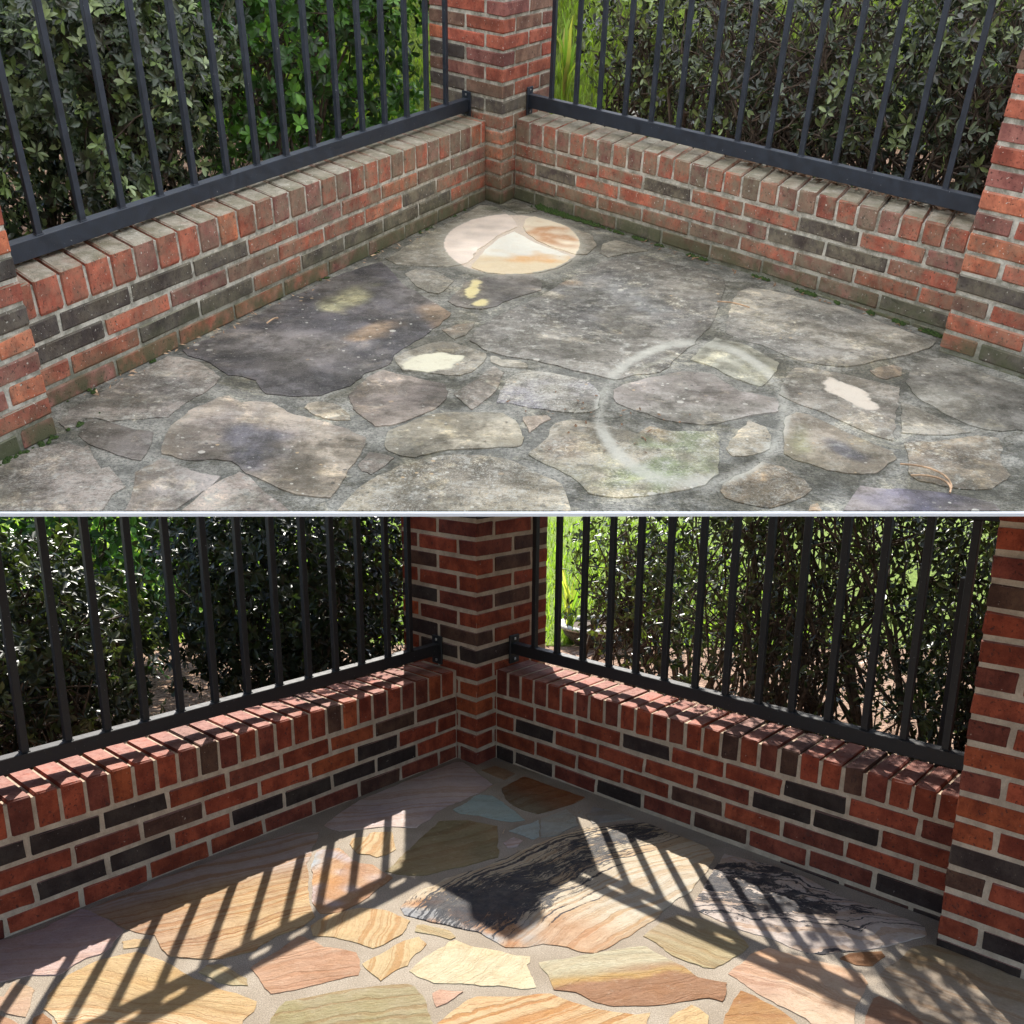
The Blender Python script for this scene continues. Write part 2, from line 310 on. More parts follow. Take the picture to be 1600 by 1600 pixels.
def mat_bed(name, dirty):
    m, n = newmat(name); k = 1.0 if not dirty else 2.2; p = n.pos(); uv, u, v = uvxy(n)
    g = n.noise(p, 330 * k, 2, 0.6); g2 = n.noise(p, 120 * k, 4, 0.7)
    if not dirty:
        c = n.mix(n.ramp(n.noise(uv, 5, 5, 0.6), 0.35, 0.65), (0.31, 0.26, 0.20), (0.42, 0.365, 0.295))
        c = n.mix(n.ramp(g, 0.35, 0.62, 0, 0.65), c, (0.17, 0.14, 0.11)); c = n.mix(n.ramp(n.noise(p, 300, 2), 0.60, 0.68, 0, 0.6), c, (0.55, 0.47, 0.38))
        n.pbr(c, 0.95, n.bump(n.math('ADD', g, g2), 0.7, 0.003), 0.15); return m
    c = n.mix(n.ramp(n.noise(uv, 7, 6, 0.7), 0.38, 0.62), (0.17, 0.165, 0.14), (0.40, 0.38, 0.32))
    c = n.mix(n.ramp(n.noise(uv, 24, 6, 0.75), 0.5, 0.62, 0, 0.6), c, (0.46, 0.44, 0.37))
    c = n.mix(n.ramp(g2, 0.45, 0.62, 0, 0.7), c, (0.11, 0.11, 0.095))
    c = n.mix(n.ramp(g, 0.58, 0.70, 0, 0.5), c, (0.5, 0.48, 0.42))
    gm = n.math('MAXIMUM', n.ramp(n.noise(uv, 3.4, 9, 0.78, dist=0.3), 0.46, 0.58), n.math('MULTIPLY', n.ramp(v, -1.7, -0.6), n.ramp(n.noise(uv, 9, 8, 0.8), 0.36, 0.52, 0.15, 0.85)))
    c = n.mix(n.math('MULTIPLY', gm, 0.85), c, n.mix(1.0, c, (0.40, 0.39, 0.345), 'MULTIPLY'))
    c = n.mix(n.math('MULTIPLY', n.ramp(n.noise(uv, 4.7, 9, 0.8, dist=0.4), 0.53, 0.62), 0.75), c, n.mix(1.0, c, (1.85, 1.78, 1.6), 'MULTIPLY'))
    r1 = oval(n, u, v, RING); rr = n.math('ABSOLUTE', n.math('SUBTRACT', n.math('ADD', r1, n.math('MULTIPLY', n.math('SUBTRACT', n.noise(uv, 6, 3), 0.5), 0.10)), 1.0))
    c = n.mix(n.math('MULTIPLY', n.ramp(rr, 0.0, 0.09, 0.6, 0.0), n.ramp(n.noise(uv, 80, 5, 0.8), 0.38, 0.54)), c, (0.52, 0.50, 0.42))
    d = n.math('ADD', oval(n, u, v, CIRC), n.math('MULTIPLY', n.math('SUBTRACT', n.noise(uv, 28, 8, 0.8), 0.5), 0.10))
    c = n.mix(n.ramp(d, 0.98, 1.16, 0.45, 0.0), c, (0.50, 0.46, 0.36))
    cl = n.mix(n.ramp(g2, 0.35, 0.65), (0.72, 0.60, 0.45), (0.60, 0.50, 0.40))
    c = n.mix(n.ramp(d, 0.975, 1.0, 1.0, 0.0), c, cl)
    n.pbr(c, 0.95, n.bump(n.math('ADD', g, g2), 0.9, 0.0022), 0.15); return m

def simple(name, col, rough=0.7, spec=0.3, metal=0.0, var=0.25, scale=30, bump=0.0, col2=None):
    m, n = newmat(name); p = n.pos(); q = n.noise(p, scale, 5, 0.65)
    c = n.mix(n.ramp(q, 0.3, 0.7), tuple(x * (1 - var) for x in col), col2 or tuple(min(1, x * (1 + var)) for x in col))
    n.pbr(c, rough, n.bump(q, bump, 0.003) if bump else None, spec, metal); return m
def mat_metal(name, col, rough):
    m, n = newmat(name); p = n.pos()
    q = n.noise(p, 60, 5, 0.7); f = n.noise(p, 400, 2, 0.5)
    c = n.mix(n.ramp(q, 0.35, 0.7), tuple(x * 0.8 for x in col), tuple(x * 1.25 for x in col))
    c = n.mix(n.ramp(n.noise(p, 180, 3, 0.6), 0.70, 0.74, 0, 0.6), c, (0.35, 0.36, 0.36))
    n.pbr(c, n.ramp(q, 0.3, 0.7, rough, rough + 0.2), n.bump(f, 0.25, 0.0006), 0.5); return m
def mat_leaf(name, gloss, trans):
    m, n = newmat(name); col = n.attr('Col').outputs['Color']; p = n.pos()
    c = n.mix(n.ramp(n.noise(p, 90, 3), 0.3, 0.7, 0, 0.5), col, n.mix(1.0, col, (0.6, 0.65, 0.55), 'MULTIPLY'))
    a = n.pbr(c, gloss, None, 0.5, out=False)
    t = n.n('ShaderNodeBsdfTranslucent'); n.put(t.inputs[0], n.mix(1.0, col, (1.6, 2.0, 0.7), 'MULTIPLY'))
    mx = n.n('ShaderNodeMixShader'); mx.inputs[0].default_value = trans
    n.t.links.new(a, mx.inputs[1]); n.t.links.new(t.outputs[0], mx.inputs[2]); n.t.links.new(mx.outputs[0], n.out.inputs[0])
    return m

M_BRICK = {id(LOW): mat_brick('clean_brick', False), id(UPP): mat_brick('weathered_brick', True)}
M_MORT = {id(LOW): mat_mortar('clean_mortar', False), id(UPP): mat_mortar('weathered_mortar', True)}
M_STONE = {id(LOW): mat_stone('clean_sandstone', False), id(UPP): mat_stone('weathered_stone', True)}
M_BED = {id(LOW): mat_bed('clean_joint', False), id(UPP): mat_bed('weathered_joint', True)}
M_METAL = {id(LOW): mat_metal('black_metal', (0.012, 0.0115, 0.013), 0.5), id(UPP): mat_metal('blue_black_metal', (0.020, 0.027, 0.040), 0.45)}
M_BOLT = simple('bolt_steel', (0.45, 0.45, 0.45), 0.35, 0.5, 0.8)
M_CAP = simple('cap_stone', (0.45, 0.42, 0.36), 0.8, bump=0.4)
M_BARK = simple('bark', (0.06, 0.043, 0.03), 0.9, col2=(0.16, 0.12, 0.09), scale=60, bump=0.5)
M_LEAF = mat_leaf('glossy_leaf', 0.38, 0.14)
M_LEAFT = mat_leaf('dull_leaf', 0.24, 0.06)
M_GRASS = mat_leaf('grass_blade', 0.6, 0.45)
M_DRY = simple('dry_leaf', (0.20, 0.12, 0.07), 0.9, var=0.5, scale=200)
M_MOSS = simple('moss', (0.035, 0.062, 0.012), 0.95, var=0.5, scale=300, bump=0.8)
M_WHITE = simple('white_paint', (0.85, 0.86, 0.86), 0.6, var=0.02)
M_STRAW = simple('straw', (0.50, 0.33, 0.20), 0.8, var=0.4, scale=60)

SB = [
('mauve',[(-0.939,-1.248),(-0.86,-1.205),(-0.819,-1.167),(-0.775,-1.075),(-0.734,-1.101),(-0.698,-1.132),(-0.657,-1.175),(-0.656,-1.202),(-0.658,-1.238),(-0.669,-1.269),(-0.687,-1.286),(-0.7,-1.308),(-0.71,-1.337),(-0.721,-1.344),(-0.765,-1.345),(-0.791,-1.365),(-0.868,-1.396)]),
('cream_pink',[(-0.831,-1.428),(-0.782,-1.423),(-0.785,-1.375),(-0.76,-1.383),(-0.739,-1.401),(-0.722,-1.458),(-0.716,-1.488),(-0.73,-1.486),(-0.761,-1.469),(-0.815,-1.461)]),
('rust',[(-0.703,-1.492),(-0.692,-1.478),(-0.667,-1.496),(-0.649,-1.536),(-0.685,-1.537)]),
('yellow_striped',[(-0.696,-1.46),(-0.704,-1.422),(-0.704,-1.364),(-0.699,-1.346),(-0.683,-1.322),(-0.673,-1.298),(-0.626,-1.268),(-0.6,-1.258),(-0.552,-1.289),(-0.507,-1.32),(-0.472,-1.352),(-0.417,-1.385),(-0.381,-1.405),(-0.336,-1.434),(-0.337,-1.467),(-0.344,-1.496),(-0.338,-1.552),(-0.625,-1.555),(-0.67,-1.484)]),
('cream',[(-0.633,-1.248),(-0.642,-1.217),(-0.622,-1.207),(-0.594,-1.209),(-0.59,-1.237),(-0.614,-1.245)]),
('brown_striped',[(-0.762,-1.081),(-0.734,-1.042),(-0.691,-0.995),(-0.673,-0.949),(-0.585,-0.845),(-0.495,-0.729),(-0.426,-0.66),(-0.357,-0.654),(-0.359,-0.749),(-0.355,-0.841),(-0.331,-0.96),(-0.312,-1.053),(-0.294,-1.108),(-0.308,-1.148),(-0.322,-1.165),(-0.355,-1.192),(-0.37,-1.224),(-0.379,-1.25),(-0.401,-1.26),(-0.429,-1.283),(-0.491,-1.284),(-0.541,-1.269),(-0.56,-1.247),(-0.569,-1.224),(-0.592,-1.19),(-0.613,-1.185),(-0.642,-1.172),(-0.655,-1.164),(-0.707,-1.121),(-0.734,-1.101)]),
('mottled',[(-0.346,-0.764),(-0.299,-0.752),(-0.273,-0.789),(-0.239,-0.839),(-0.21,-0.846),(-0.176,-0.887),(-0.156,-0.917),(-0.174,-0.96),(-0.195,-1.011),(-0.229,-1.067),(-0.245,-1.09),(-0.284,-1.091),(-0.308,-1.038),(-0.325,-0.943),(-0.345,-0.841)]),
('cream_lines',[(-0.275,-0.728),(-0.272,-0.689),(-0.242,-0.684),(-0.227,-0.652),(-0.184,-0.647),(-0.173,-0.695),(-0.164,-0.757),(-0.18,-0.787),(-0.2,-0.806),(-0.22,-0.788),(-0.247,-0.781)]),
('olive',[(-0.004,-0.567),(0.07,-0.609),(0.075,-0.682),(0.075,-0.797),(0.018,-0.835),(-0.035,-0.871),(-0.076,-0.899),(-0.118,-0.903),(-0.15,-0.893),(-0.174,-0.88),(-0.156,-0.838),(-0.139,-0.772),(-0.115,-0.694),(-0.098,-0.645),(-0.074,-0.577)]),
('mauve_pale',[(-0.354,-0.613),(-0.331,-0.539),(-0.293,-0.437),(-0.235,-0.358),(-0.175,-0.269),(-0.11,-0.186),(-0.055,-0.111),(-0.033,-0.11),(-0.001,-0.178),(0.055,-0.3),(0.032,-0.352),(-0.007,-0.402),(-0.058,-0.47),(-0.081,-0.516),(-0.097,-0.56),(-0.128,-0.617),(-0.167,-0.618),(-0.207,-0.614),(-0.267,-0.632),(-0.311,-0.649)]),
('brown',[(0.021,-0.183),(0.056,-0.143),(0.086,-0.17),(0.118,-0.214),(0.083,-0.263)]),
('blue',[(-0.043,-0.497),(-0.013,-0.441),(0.019,-0.382),(0.053,-0.391),(0.079,-0.434),(0.101,-0.476),(0.14,-0.565),(0.107,-0.574),(0.063,-0.557),(0.019,-0.536),(-0.022,-0.524)]),
('rust_dark',[(0.08,-0.331),(0.143,-0.235),(0.202,-0.297),(0.297,-0.396),(0.275,-0.435),(0.223,-0.478),(0.172,-0.52),(0.137,-0.493),(0.111,-0.466),(0.091,-0.419)]),
('blue_pale',[(0.101,-0.637),(0.175,-0.564),(0.171,-0.673),(0.157,-0.689),(0.126,-0.657)]),
('blue_gray',[(0.18,-0.559),(0.245,-0.491),(0.269,-0.544),(0.272,-0.596),(0.212,-0.664),(0.175,-0.677)]),
('mauve_pale',[(0.086,-0.714),(0.107,-0.678),(0.132,-0.697),(0.12,-0.737),(0.099,-0.745)]),
('stained',[(-0.125,-1.059),(-0.109,-1.01),(-0.084,-0.975),(-0.064,-0.959),(-0.038,-0.915),(0.008,-0.884),(0.05,-0.848),(0.137,-0.751),(0.199,-0.688),(0.274,-0.622),(0.361,-0.595),(0.432,-0.576),(0.456,-0.593),(0.496,-0.646),(0.536,-0.69),(0.566,-0.732),(0.575,-0.781),(0.547,-0.861),(0.517,-0.916),(0.492,-0.969),(0.459,-1.007),(0.408,-1.092),(0.365,-1.143),(0.331,-1.182),(0.3,-1.219),(0.271,-1.25),(0.23,-1.243),(0.206,-1.22),(0.167,-1.216),(0.137,-1.229),(0.093,-1.23),(0.073,-1.202),(0.042,-1.17),(-0.015,-1.143),(-0.062,-1.122),(-0.112,-1.094)]),
('blue_dark',[(0.295,-0.526),(0.319,-0.471),(0.354,-0.489),(0.388,-0.511),(0.413,-0.55),(0.35,-0.569),(0.307,-0.587)]),
('zebra',[(0.587,-0.795),(0.601,-0.769),(0.664,-0.809),(0.707,-0.844),(0.757,-0.898),(0.804,-0.992),(0.886,-1.069),(0.936,-1.134),(0.928,-1.165),(0.877,-1.195),(0.802,-1.227),(0.733,-1.238),(0.698,-1.252),(0.669,-1.244),(0.641,-1.219),(0.611,-1.183),(0.565,-1.154),(0.529,-1.113),(0.484,-1.055),(0.486,-1.025),(0.513,-0.975),(0.542,-0.902),(0.566,-0.846)]),
('olive_pale',[(0.364,-1.181),(0.388,-1.148),(0.413,-1.109),(0.448,-1.085),(0.497,-1.107),(0.551,-1.16),(0.567,-1.22),(0.533,-1.256),(0.5,-1.289),(0.48,-1.306),(0.46,-1.302),(0.413,-1.258),(0.384,-1.202)]),
('olive_rust',[(0.158,-1.286),(0.192,-1.276),(0.228,-1.266),(0.303,-1.24),(0.364,-1.221),(0.385,-1.248),(0.424,-1.3),(0.444,-1.337),(0.47,-1.348),(0.495,-1.359),(0.488,-1.393),(0.476,-1.423),(0.455,-1.411),(0.418,-1.42),(0.341,-1.438),(0.285,-1.441),(0.253,-1.426),(0.221,-1.397),(0.183,-1.386),(0.173,-1.343)]),
('cream_white',[(-0.083,-1.323),(-0.065,-1.29),(-0.057,-1.27),(-0.039,-1.245),(-0.02,-1.229),(-0.016,-1.213),(-0.004,-1.203),(0.034,-1.228),(0.083,-1.248),(0.115,-1.262),(0.141,-1.267),(0.142,-1.287),(0.137,-1.296),(0.14,-1.334),(0.151,-1.377),(0.126,-1.387),(0.085,-1.376),(0.039,-1.372),(-0.031,-1.364),(-0.07,-1.342)]),
('cream_lines',[(-0.169,-1.296),(-0.152,-1.269),(-0.136,-1.251),(-0.099,-1.204),(-0.075,-1.188),(-0.057,-1.217),(-0.064,-1.24),(-0.074,-1.26),(-0.085,-1.3),(-0.109,-1.324),(-0.13,-1.361),(-0.148,-1.329)]),
('cream_lines',[(-0.281,-1.186),(-0.292,-1.148),(-0.28,-1.117),(-0.258,-1.091),(-0.204,-1.066),(-0.156,-1.071),(-0.12,-1.1),(-0.097,-1.122),(-0.103,-1.156),(-0.115,-1.188),(-0.139,-1.223),(-0.157,-1.236),(-0.175,-1.226),(-0.205,-1.211),(-0.242,-1.196)]),
('olive_pale',[(-0.082,-1.139),(-0.069,-1.136),(-0.045,-1.149),(-0.014,-1.163),(-0.003,-1.19),(-0.015,-1.198),(-0.05,-1.179),(-0.082,-1.169)]),
('salmon',[(-0.373,-1.318),(-0.355,-1.279),(-0.333,-1.239),(-0.31,-1.191),(-0.274,-1.209),(-0.254,-1.235),(-0.222,-1.242),(-0.189,-1.257),(-0.178,-1.281),(-0.17,-1.339),(-0.195,-1.348),(-0.214,-1.358),(-0.248,-1.376),(-0.279,-1.394),(-0.317,-1.408),(-0.335,-1.386),(-0.352,-1.35)]),
('olive_pale',[(-0.464,-1.333),(-0.457,-1.305),(-0.43,-1.307),(-0.402,-1.328),(-0.372,-1.355),(-0.367,-1.38),(-0.396,-1.378),(-0.421,-1.369)]),
('olive_long',[(-0.3,-1.487),(-0.289,-1.433),(-0.252,-1.418),(-0.188,-1.393),(-0.133,-1.377),(-0.077,-1.369),(-0.065,-1.376),(-0.051,-1.409),(-0.032,-1.476),(-0.021,-1.519),(-0.302,-1.551)]),
('pink',[(-0.032,-1.404),(-0.022,-1.389),(-0.002,-1.393),(0.019,-1.395),(0.009,-1.417),(-0.004,-1.434),(-0.025,-1.449)]),
('orange_striped',[(-0.021,-1.507),(-0.002,-1.467),(0.015,-1.446),(0.027,-1.423),(0.044,-1.412),(0.107,-1.411),(0.176,-1.399),(0.193,-1.414),(0.21,-1.427),(0.241,-1.445),(0.273,-1.457),(0.318,-1.467),(0.343,-1.461),(0.335,-1.495),(0.321,-1.544),(-0.04,-1.548)]),
('pink_pale',[(0.503,-1.325),(0.533,-1.291),(0.566,-1.246),(0.6,-1.225),(0.642,-1.255),(0.706,-1.288),(0.75,-1.321),(0.754,-1.356),(0.728,-1.399),(0.706,-1.437),(0.673,-1.534),(0.637,-1.534),(0.606,-1.476),(0.586,-1.447),(0.549,-1.405),(0.524,-1.361)]),
('rust_light',[(0.515,-1.384),(0.537,-1.405),(0.572,-1.452),(0.587,-1.48),(0.596,-1.54),(0.445,-1.542),(0.47,-1.477),(0.492,-1.427)]),
('yellow',[(0.378,-1.48),(0.399,-1.454),(0.42,-1.433),(0.431,-1.445),(0.439,-1.464),(0.445,-1.474),(0.439,-1.494),(0.428,-1.542),(0.356,-1.543)]),
('brown_rust',[(0.726,-1.266),(0.751,-1.246),(0.781,-1.238),(0.816,-1.235),(0.816,-1.255),(0.781,-1.292),(0.751,-1.285)]),
('olive_brown',[(0.783,-1.325),(0.823,-1.282),(0.861,-1.242),(0.886,-1.216),(0.925,-1.207),(0.956,-1.23),(0.981,-1.262),(1.011,-1.303),(1.038,-1.343),(1.081,-1.407),(1.006,-1.563),(0.806,-1.566),(0.799,-1.473),(0.793,-1.432),(0.787,-1.398)]),
('red_brown',[(0.712,-1.47),(0.747,-1.409),(0.761,-1.4),(0.789,-1.445),(0.809,-1.489),(0.811,-1.538),(0.684,-1.539)]),
('salmon',[(-0.814,-1.51),(-0.762,-1.481),(-0.718,-1.508),(-0.687,-1.556),(-0.778,-1.585)])]
ST = [
('rough_pinkgray',[(-1.027,-2.698),(-1.079,-2.563),(-1.017,-2.479),(-0.966,-2.43),(-0.923,-2.394),(-0.876,-2.422),(-0.869,-2.408),(-0.842,-2.456),(-0.806,-2.523),(-0.793,-2.513),(-0.762,-2.557),(-0.734,-2.603),(-0.75,-2.639),(-0.75,-2.673),(-0.75,-2.708),(-1.018,-2.722)]),
('dark_rough',[(-0.966,-2.292),(-0.963,-2.211),(-0.933,-2.123),(-0.879,-1.987),(-0.829,-1.858),(-0.791,-1.864),(-0.735,-1.897),(-0.668,-1.989),(-0.669,-2.032),(-0.678,-2.082),(-0.705,-2.132),(-0.723,-2.195),(-0.736,-2.241),(-0.786,-2.256),(-0.827,-2.265),(-0.853,-2.278),(-0.893,-2.259),(-0.914,-2.267),(-0.924,-2.311),(-0.939,-2.326)]),
('slate_brown',[(-0.907,-2.352),(-0.909,-2.285),(-0.894,-2.266),(-0.84,-2.295),(-0.788,-2.317),(-0.748,-2.332),(-0.736,-2.39),(-0.732,-2.429),(-0.733,-2.475),(-0.753,-2.473),(-0.775,-2.461),(-0.825,-2.429),(-0.869,-2.401)]),
('slate',[(-0.803,-1.814),(-0.783,-1.769),(-0.756,-1.717),(-0.714,-1.632),(-0.651,-1.475),(-0.553,-1.276),(-0.504,-1.157),(-0.431,-1.042),(-0.366,-0.965),(-0.325,-1.059),(-0.283,-1.195),(-0.214,-1.296),(-0.162,-1.387),(-0.119,-1.458),(-0.146,-1.538),(-0.173,-1.62),(-0.206,-1.695),(-0.236,-1.751),(-0.255,-1.806),(-0.259,-1.862),(-0.274,-1.89),(-0.315,-1.938),(-0.343,-2.026),(-0.374,-2.053),(-0.409,-2.092),(-0.475,-2.101),(-0.538,-2.089),(-0.558,-2.062),(-0.577,-2.008),(-0.614,-1.977),(-0.654,-1.975),(-0.697,-1.917),(-0.737,-1.874),(-0.781,-1.85)]),
('gray_tan',[(-0.701,-2.441),(-0.71,-2.398),(-0.716,-2.348),(-0.71,-2.269),(-0.694,-2.209),(-0.67,-2.157),(-0.644,-2.124),(-0.619,-2.11),(-0.585,-2.148),(-0.553,-2.138),(-0.515,-2.143),(-0.469,-2.198),(-0.42,-2.228),(-0.37,-2.255),(-0.318,-2.288),(-0.273,-2.331),(-0.273,-2.376),(-0.279,-2.423),(-0.287,-2.475),(-0.297,-2.519),(-0.304,-2.58),(-0.315,-2.63),(-0.343,-2.628),(-0.387,-2.619),(-0.419,-2.598),(-0.462,-2.559),(-0.504,-2.525),(-0.524,-2.495),(-0.545,-2.47),(-0.569,-2.466),(-0.593,-2.461),(-0.618,-2.471),(-0.645,-2.47),(-0.677,-2.449)]),
('tan_pale',[(-0.436,-2.169),(-0.429,-2.141),(-0.411,-2.132),(-0.372,-2.141),(-0.345,-2.171),(-0.323,-2.204),(-0.321,-2.237),(-0.345,-2.239),(-0.375,-2.233),(-0.411,-2.205)]),
('tan_orange',[(-0.73,-2.537),(-0.715,-2.506),(-0.695,-2.466),(-0.658,-2.493),(-0.618,-2.522),(-0.553,-2.546),(-0.562,-2.594),(-0.589,-2.647),(-0.612,-2.701),(-0.706,-2.706),(-0.708,-2.659),(-0.716,-2.608)]),
('pinkish_rough',[(-0.517,-2.519),(-0.49,-2.548),(-0.466,-2.589),(-0.443,-2.622),(-0.409,-2.66),(-0.389,-2.69),(-0.597,-2.7),(-0.582,-2.658),(-0.57,-2.606),(-0.544,-2.557)]),
('mauve_brown',[(-0.34,-2.083),(-0.325,-2.025),(-0.303,-1.963),(-0.269,-1.917),(-0.238,-1.941),(-0.192,-1.96),(-0.152,-1.979),(-0.115,-1.997),(-0.105,-2.043),(-0.111,-2.108),(-0.13,-2.157),(-0.164,-2.197),(-0.196,-2.236),(-0.226,-2.26),(-0.258,-2.27),(-0.292,-2.22),(-0.321,-2.169)]),
('oval_pale',[(-0.252,-1.824),(-0.218,-1.764),(-0.174,-1.712),(-0.138,-1.689),(-0.107,-1.697),(-0.082,-1.72),(-0.047,-1.747),(-0.02,-1.778),(-0.022,-1.835),(-0.034,-1.873),(-0.054,-1.915),(-0.078,-1.939),(-0.11,-1.941),(-0.142,-1.93),(-0.184,-1.911),(-0.224,-1.914),(-0.239,-1.879)]),
('gray_rough',[(-0.283,-1.083),(-0.251,-1.031),(-0.19,-1.046),(-0.128,-1.148),(-0.148,-1.227),(-0.17,-1.279),(-0.201,-1.263),(-0.235,-1.216)]),
('dark_yellow',[(-0.136,-1.349),(-0.12,-1.287),(-0.1,-1.223),(-0.098,-1.159),(-0.068,-1.123),(-0.029,-1.099),(0.031,-1.067),(0.091,-1.061),(0.14,-1.11),(0.14,-1.214),(0.104,-1.249),(0.066,-1.289),(0.032,-1.335),(0.004,-1.379),(-0.038,-1.411),(-0.078,-1.409),(-0.112,-1.389)]),
('gray_rough',[(-0.143,-1.597),(-0.106,-1.556),(-0.053,-1.52),(-0.062,-1.58),(-0.075,-1.633),(-0.106,-1.667)]),
('big_gray',[(-0.061,-1.678),(-0.046,-1.579),(0.005,-1.476),(0.06,-1.386),(0.131,-1.284),(0.171,-1.205),(0.219,-1.116),(0.278,-1.016),(0.346,-0.896),(0.42,-0.829),(0.496,-0.807),(0.572,-0.888),(0.658,-0.952),(0.718,-1.03),(0.714,-1.111),(0.679,-1.254),(0.641,-1.412),(0.606,-1.515),(0.564,-1.614),(0.522,-1.698),(0.484,-1.77),(0.457,-1.837),(0.427,-1.88),(0.39,-1.897),(0.36,-1.903),(0.333,-1.927),(0.308,-1.938),(0.262,-1.91),(0.206,-1.878),(0.15,-1.841),(0.087,-1.808),(0.026,-1.785),(-0.02,-1.75)]),
('gray_light',[(0.644,-1.566),(0.669,-1.444),(0.701,-1.313),(0.738,-1.186),(0.787,-1.13),(0.856,-1.163),(0.915,-1.215),(0.972,-1.266),(1.046,-1.32),(1.119,-1.44),(1.179,-1.524),(1.226,-1.589),(1.193,-1.642),(1.109,-1.704),(1.044,-1.738),(0.979,-1.78),(0.922,-1.803),(0.874,-1.793),(0.811,-1.769),(0.771,-1.714),(0.723,-1.643),(0.68,-1.615)]),
('green_gray',[(0.522,-1.781),(0.566,-1.68),(0.61,-1.6),(0.655,-1.633),(0.695,-1.675),(0.728,-1.742),(0.754,-1.792),(0.726,-1.863),(0.7,-1.919),(0.676,-1.96),(0.647,-1.94),(0.619,-1.911),(0.599,-1.882),(0.569,-1.829)]),
('green_mauve',[(0.298,-2.015),(0.33,-1.971),(0.364,-1.947),(0.399,-1.923),(0.437,-1.898),(0.481,-1.872),(0.528,-1.864),(0.561,-1.884),(0.581,-1.914),(0.596,-1.957),(0.614,-1.994),(0.658,-2.016),(0.7,-2.038),(0.69,-2.123),(0.653,-2.133),(0.612,-2.151),(0.57,-2.176),(0.529,-2.198),(0.49,-2.208),(0.434,-2.2),(0.407,-2.187),(0.382,-2.166),(0.34,-2.13),(0.3,-2.089)]),
('lichen',[(0.035,-1.957),(0.06,-1.92),(0.091,-1.891),(0.14,-1.901),(0.188,-1.924),(0.22,-1.935),(0.246,-1.959),(0.256,-2.001),(0.264,-2.051),(0.258,-2.123),(0.235,-2.152),(0.209,-2.158),(0.157,-2.153),(0.104,-2.137),(0.074,-2.124),(0.046,-2.11),(0.014,-2.108),(0.023,-2.042)]),
('tan_shard',[(-0.089,-2.062),(-0.06,-1.998),(-0.026,-1.931),(0.005,-1.865),(0.03,-1.909),(0.024,-1.984),(0.012,-2.031),(-0.002,-2.069),(-0.023,-2.11),(-0.043,-2.159),(-0.069,-2.105)]),
('gray_pale',[(-0.007,-1.834),(-0.003,-1.792),(0.014,-1.795),(0.028,-1.818),(0.067,-1.824),(0.087,-1.846),(0.09,-1.873),(0.051,-1.871),(0.026,-1.869)]),
('pink_gray',[(0.076,-2.197),(0.105,-2.183),(0.133,-2.178),(0.14,-2.2),(0.113,-2.235),(0.091,-2.28),(0.082,-2.234)]),
('gray_long',[(-0.231,-2.366),(-0.232,-2.332),(-0.226,-2.3),(-0.195,-2.251),(-0.157,-2.208),(-0.128,-2.187),(-0.099,-2.174),(-0.036,-2.17),(0.028,-2.173),(0.058,-2.213),(0.068,-2.256),(0.078,-2.313),(0.068,-2.348),(0.051,-2.36),(0.008,-2.369),(-0.041,-2.375),(-0.076,-2.384),(-0.103,-2.392),(-0.133,-2.411),(-0.161,-2.429),(-0.192,-2.424),(-0.219,-2.399)]),
('tan_shard',[(-0.274,-2.468),(-0.267,-2.428),(-0.256,-2.405),(-0.227,-2.416),(-0.202,-2.438),(-0.224,-2.477),(-0.244,-2.519),(-0.265,-2.502)]),
('lichen_tan',[(-0.294,-2.685),(-0.264,-2.584),(-0.236,-2.534),(-0.206,-2.492),(-0.175,-2.462),(-0.142,-2.438),(-0.109,-2.419),(-0.075,-2.407),(-0.019,-2.411),(0.03,-2.421),(0.056,-2.439),(0.081,-2.463),(0.118,-2.505),(0.155,-2.546),(0.163,-2.602),(0.169,-2.661)]),
('lichen_green',[(0.087,-2.401),(0.105,-2.353),(0.13,-2.306),(0.139,-2.259),(0.151,-2.225),(0.195,-2.2),(0.251,-2.212),(0.279,-2.236),(0.308,-2.252),(0.335,-2.272),(0.368,-2.23),(0.39,-2.236),(0.415,-2.249),(0.462,-2.25),(0.522,-2.243),(0.518,-2.3),(0.505,-2.403),(0.491,-2.475),(0.454,-2.529),(0.417,-2.553),(0.375,-2.57),(0.327,-2.587),(0.274,-2.599),(0.235,-2.592),(0.209,-2.582),(0.192,-2.532),(0.173,-2.499),(0.149,-2.472),(0.12,-2.442)]),
('tan_rough',[(0.609,-2.178),(0.623,-2.192),(0.64,-2.213),(0.643,-2.264),(0.628,-2.335),(0.602,-2.361),(0.567,-2.376),(0.538,-2.381),(0.528,-2.341),(0.546,-2.299),(0.573,-2.24)]),
('lichen_brown',[(0.484,-2.555),(0.5,-2.518),(0.523,-2.486),(0.552,-2.465),(0.597,-2.408),(0.617,-2.423),(0.637,-2.431),(0.656,-2.462),(0.673,-2.493),(0.68,-2.538),(0.658,-2.569),(0.633,-2.591),(0.607,-2.61),(0.577,-2.628),(0.556,-2.624),(0.534,-2.616),(0.51,-2.603),(0.49,-2.587)]),
('brown_yellow',[(0.698,-2.153),(0.73,-2.124),(0.755,-2.138),(0.79,-2.185),(0.827,-2.238),(0.868,-2.293),(0.906,-2.343),(0.903,-2.37),(0.881,-2.398),(0.861,-2.422),(0.84,-2.449),(0.807,-2.457),(0.775,-2.456),(0.733,-2.439),(0.698,-2.408),(0.673,-2.39),(0.656,-2.364),(0.667,-2.284)]),
('white_patch',[(0.71,-2.012),(0.726,-1.952),(0.758,-1.87),(0.787,-1.823),(0.815,-1.816),(0.846,-1.827),(0.882,-1.848),(0.923,-1.872),(0.977,-1.904),(1.026,-1.948),(1.005,-2.017),(0.977,-2.104),(0.948,-2.194),(0.92,-2.276),(0.89,-2.253),(0.862,-2.218),(0.832,-2.175),(0.8,-2.127),(0.765,-2.086),(0.733,-2.048)]),
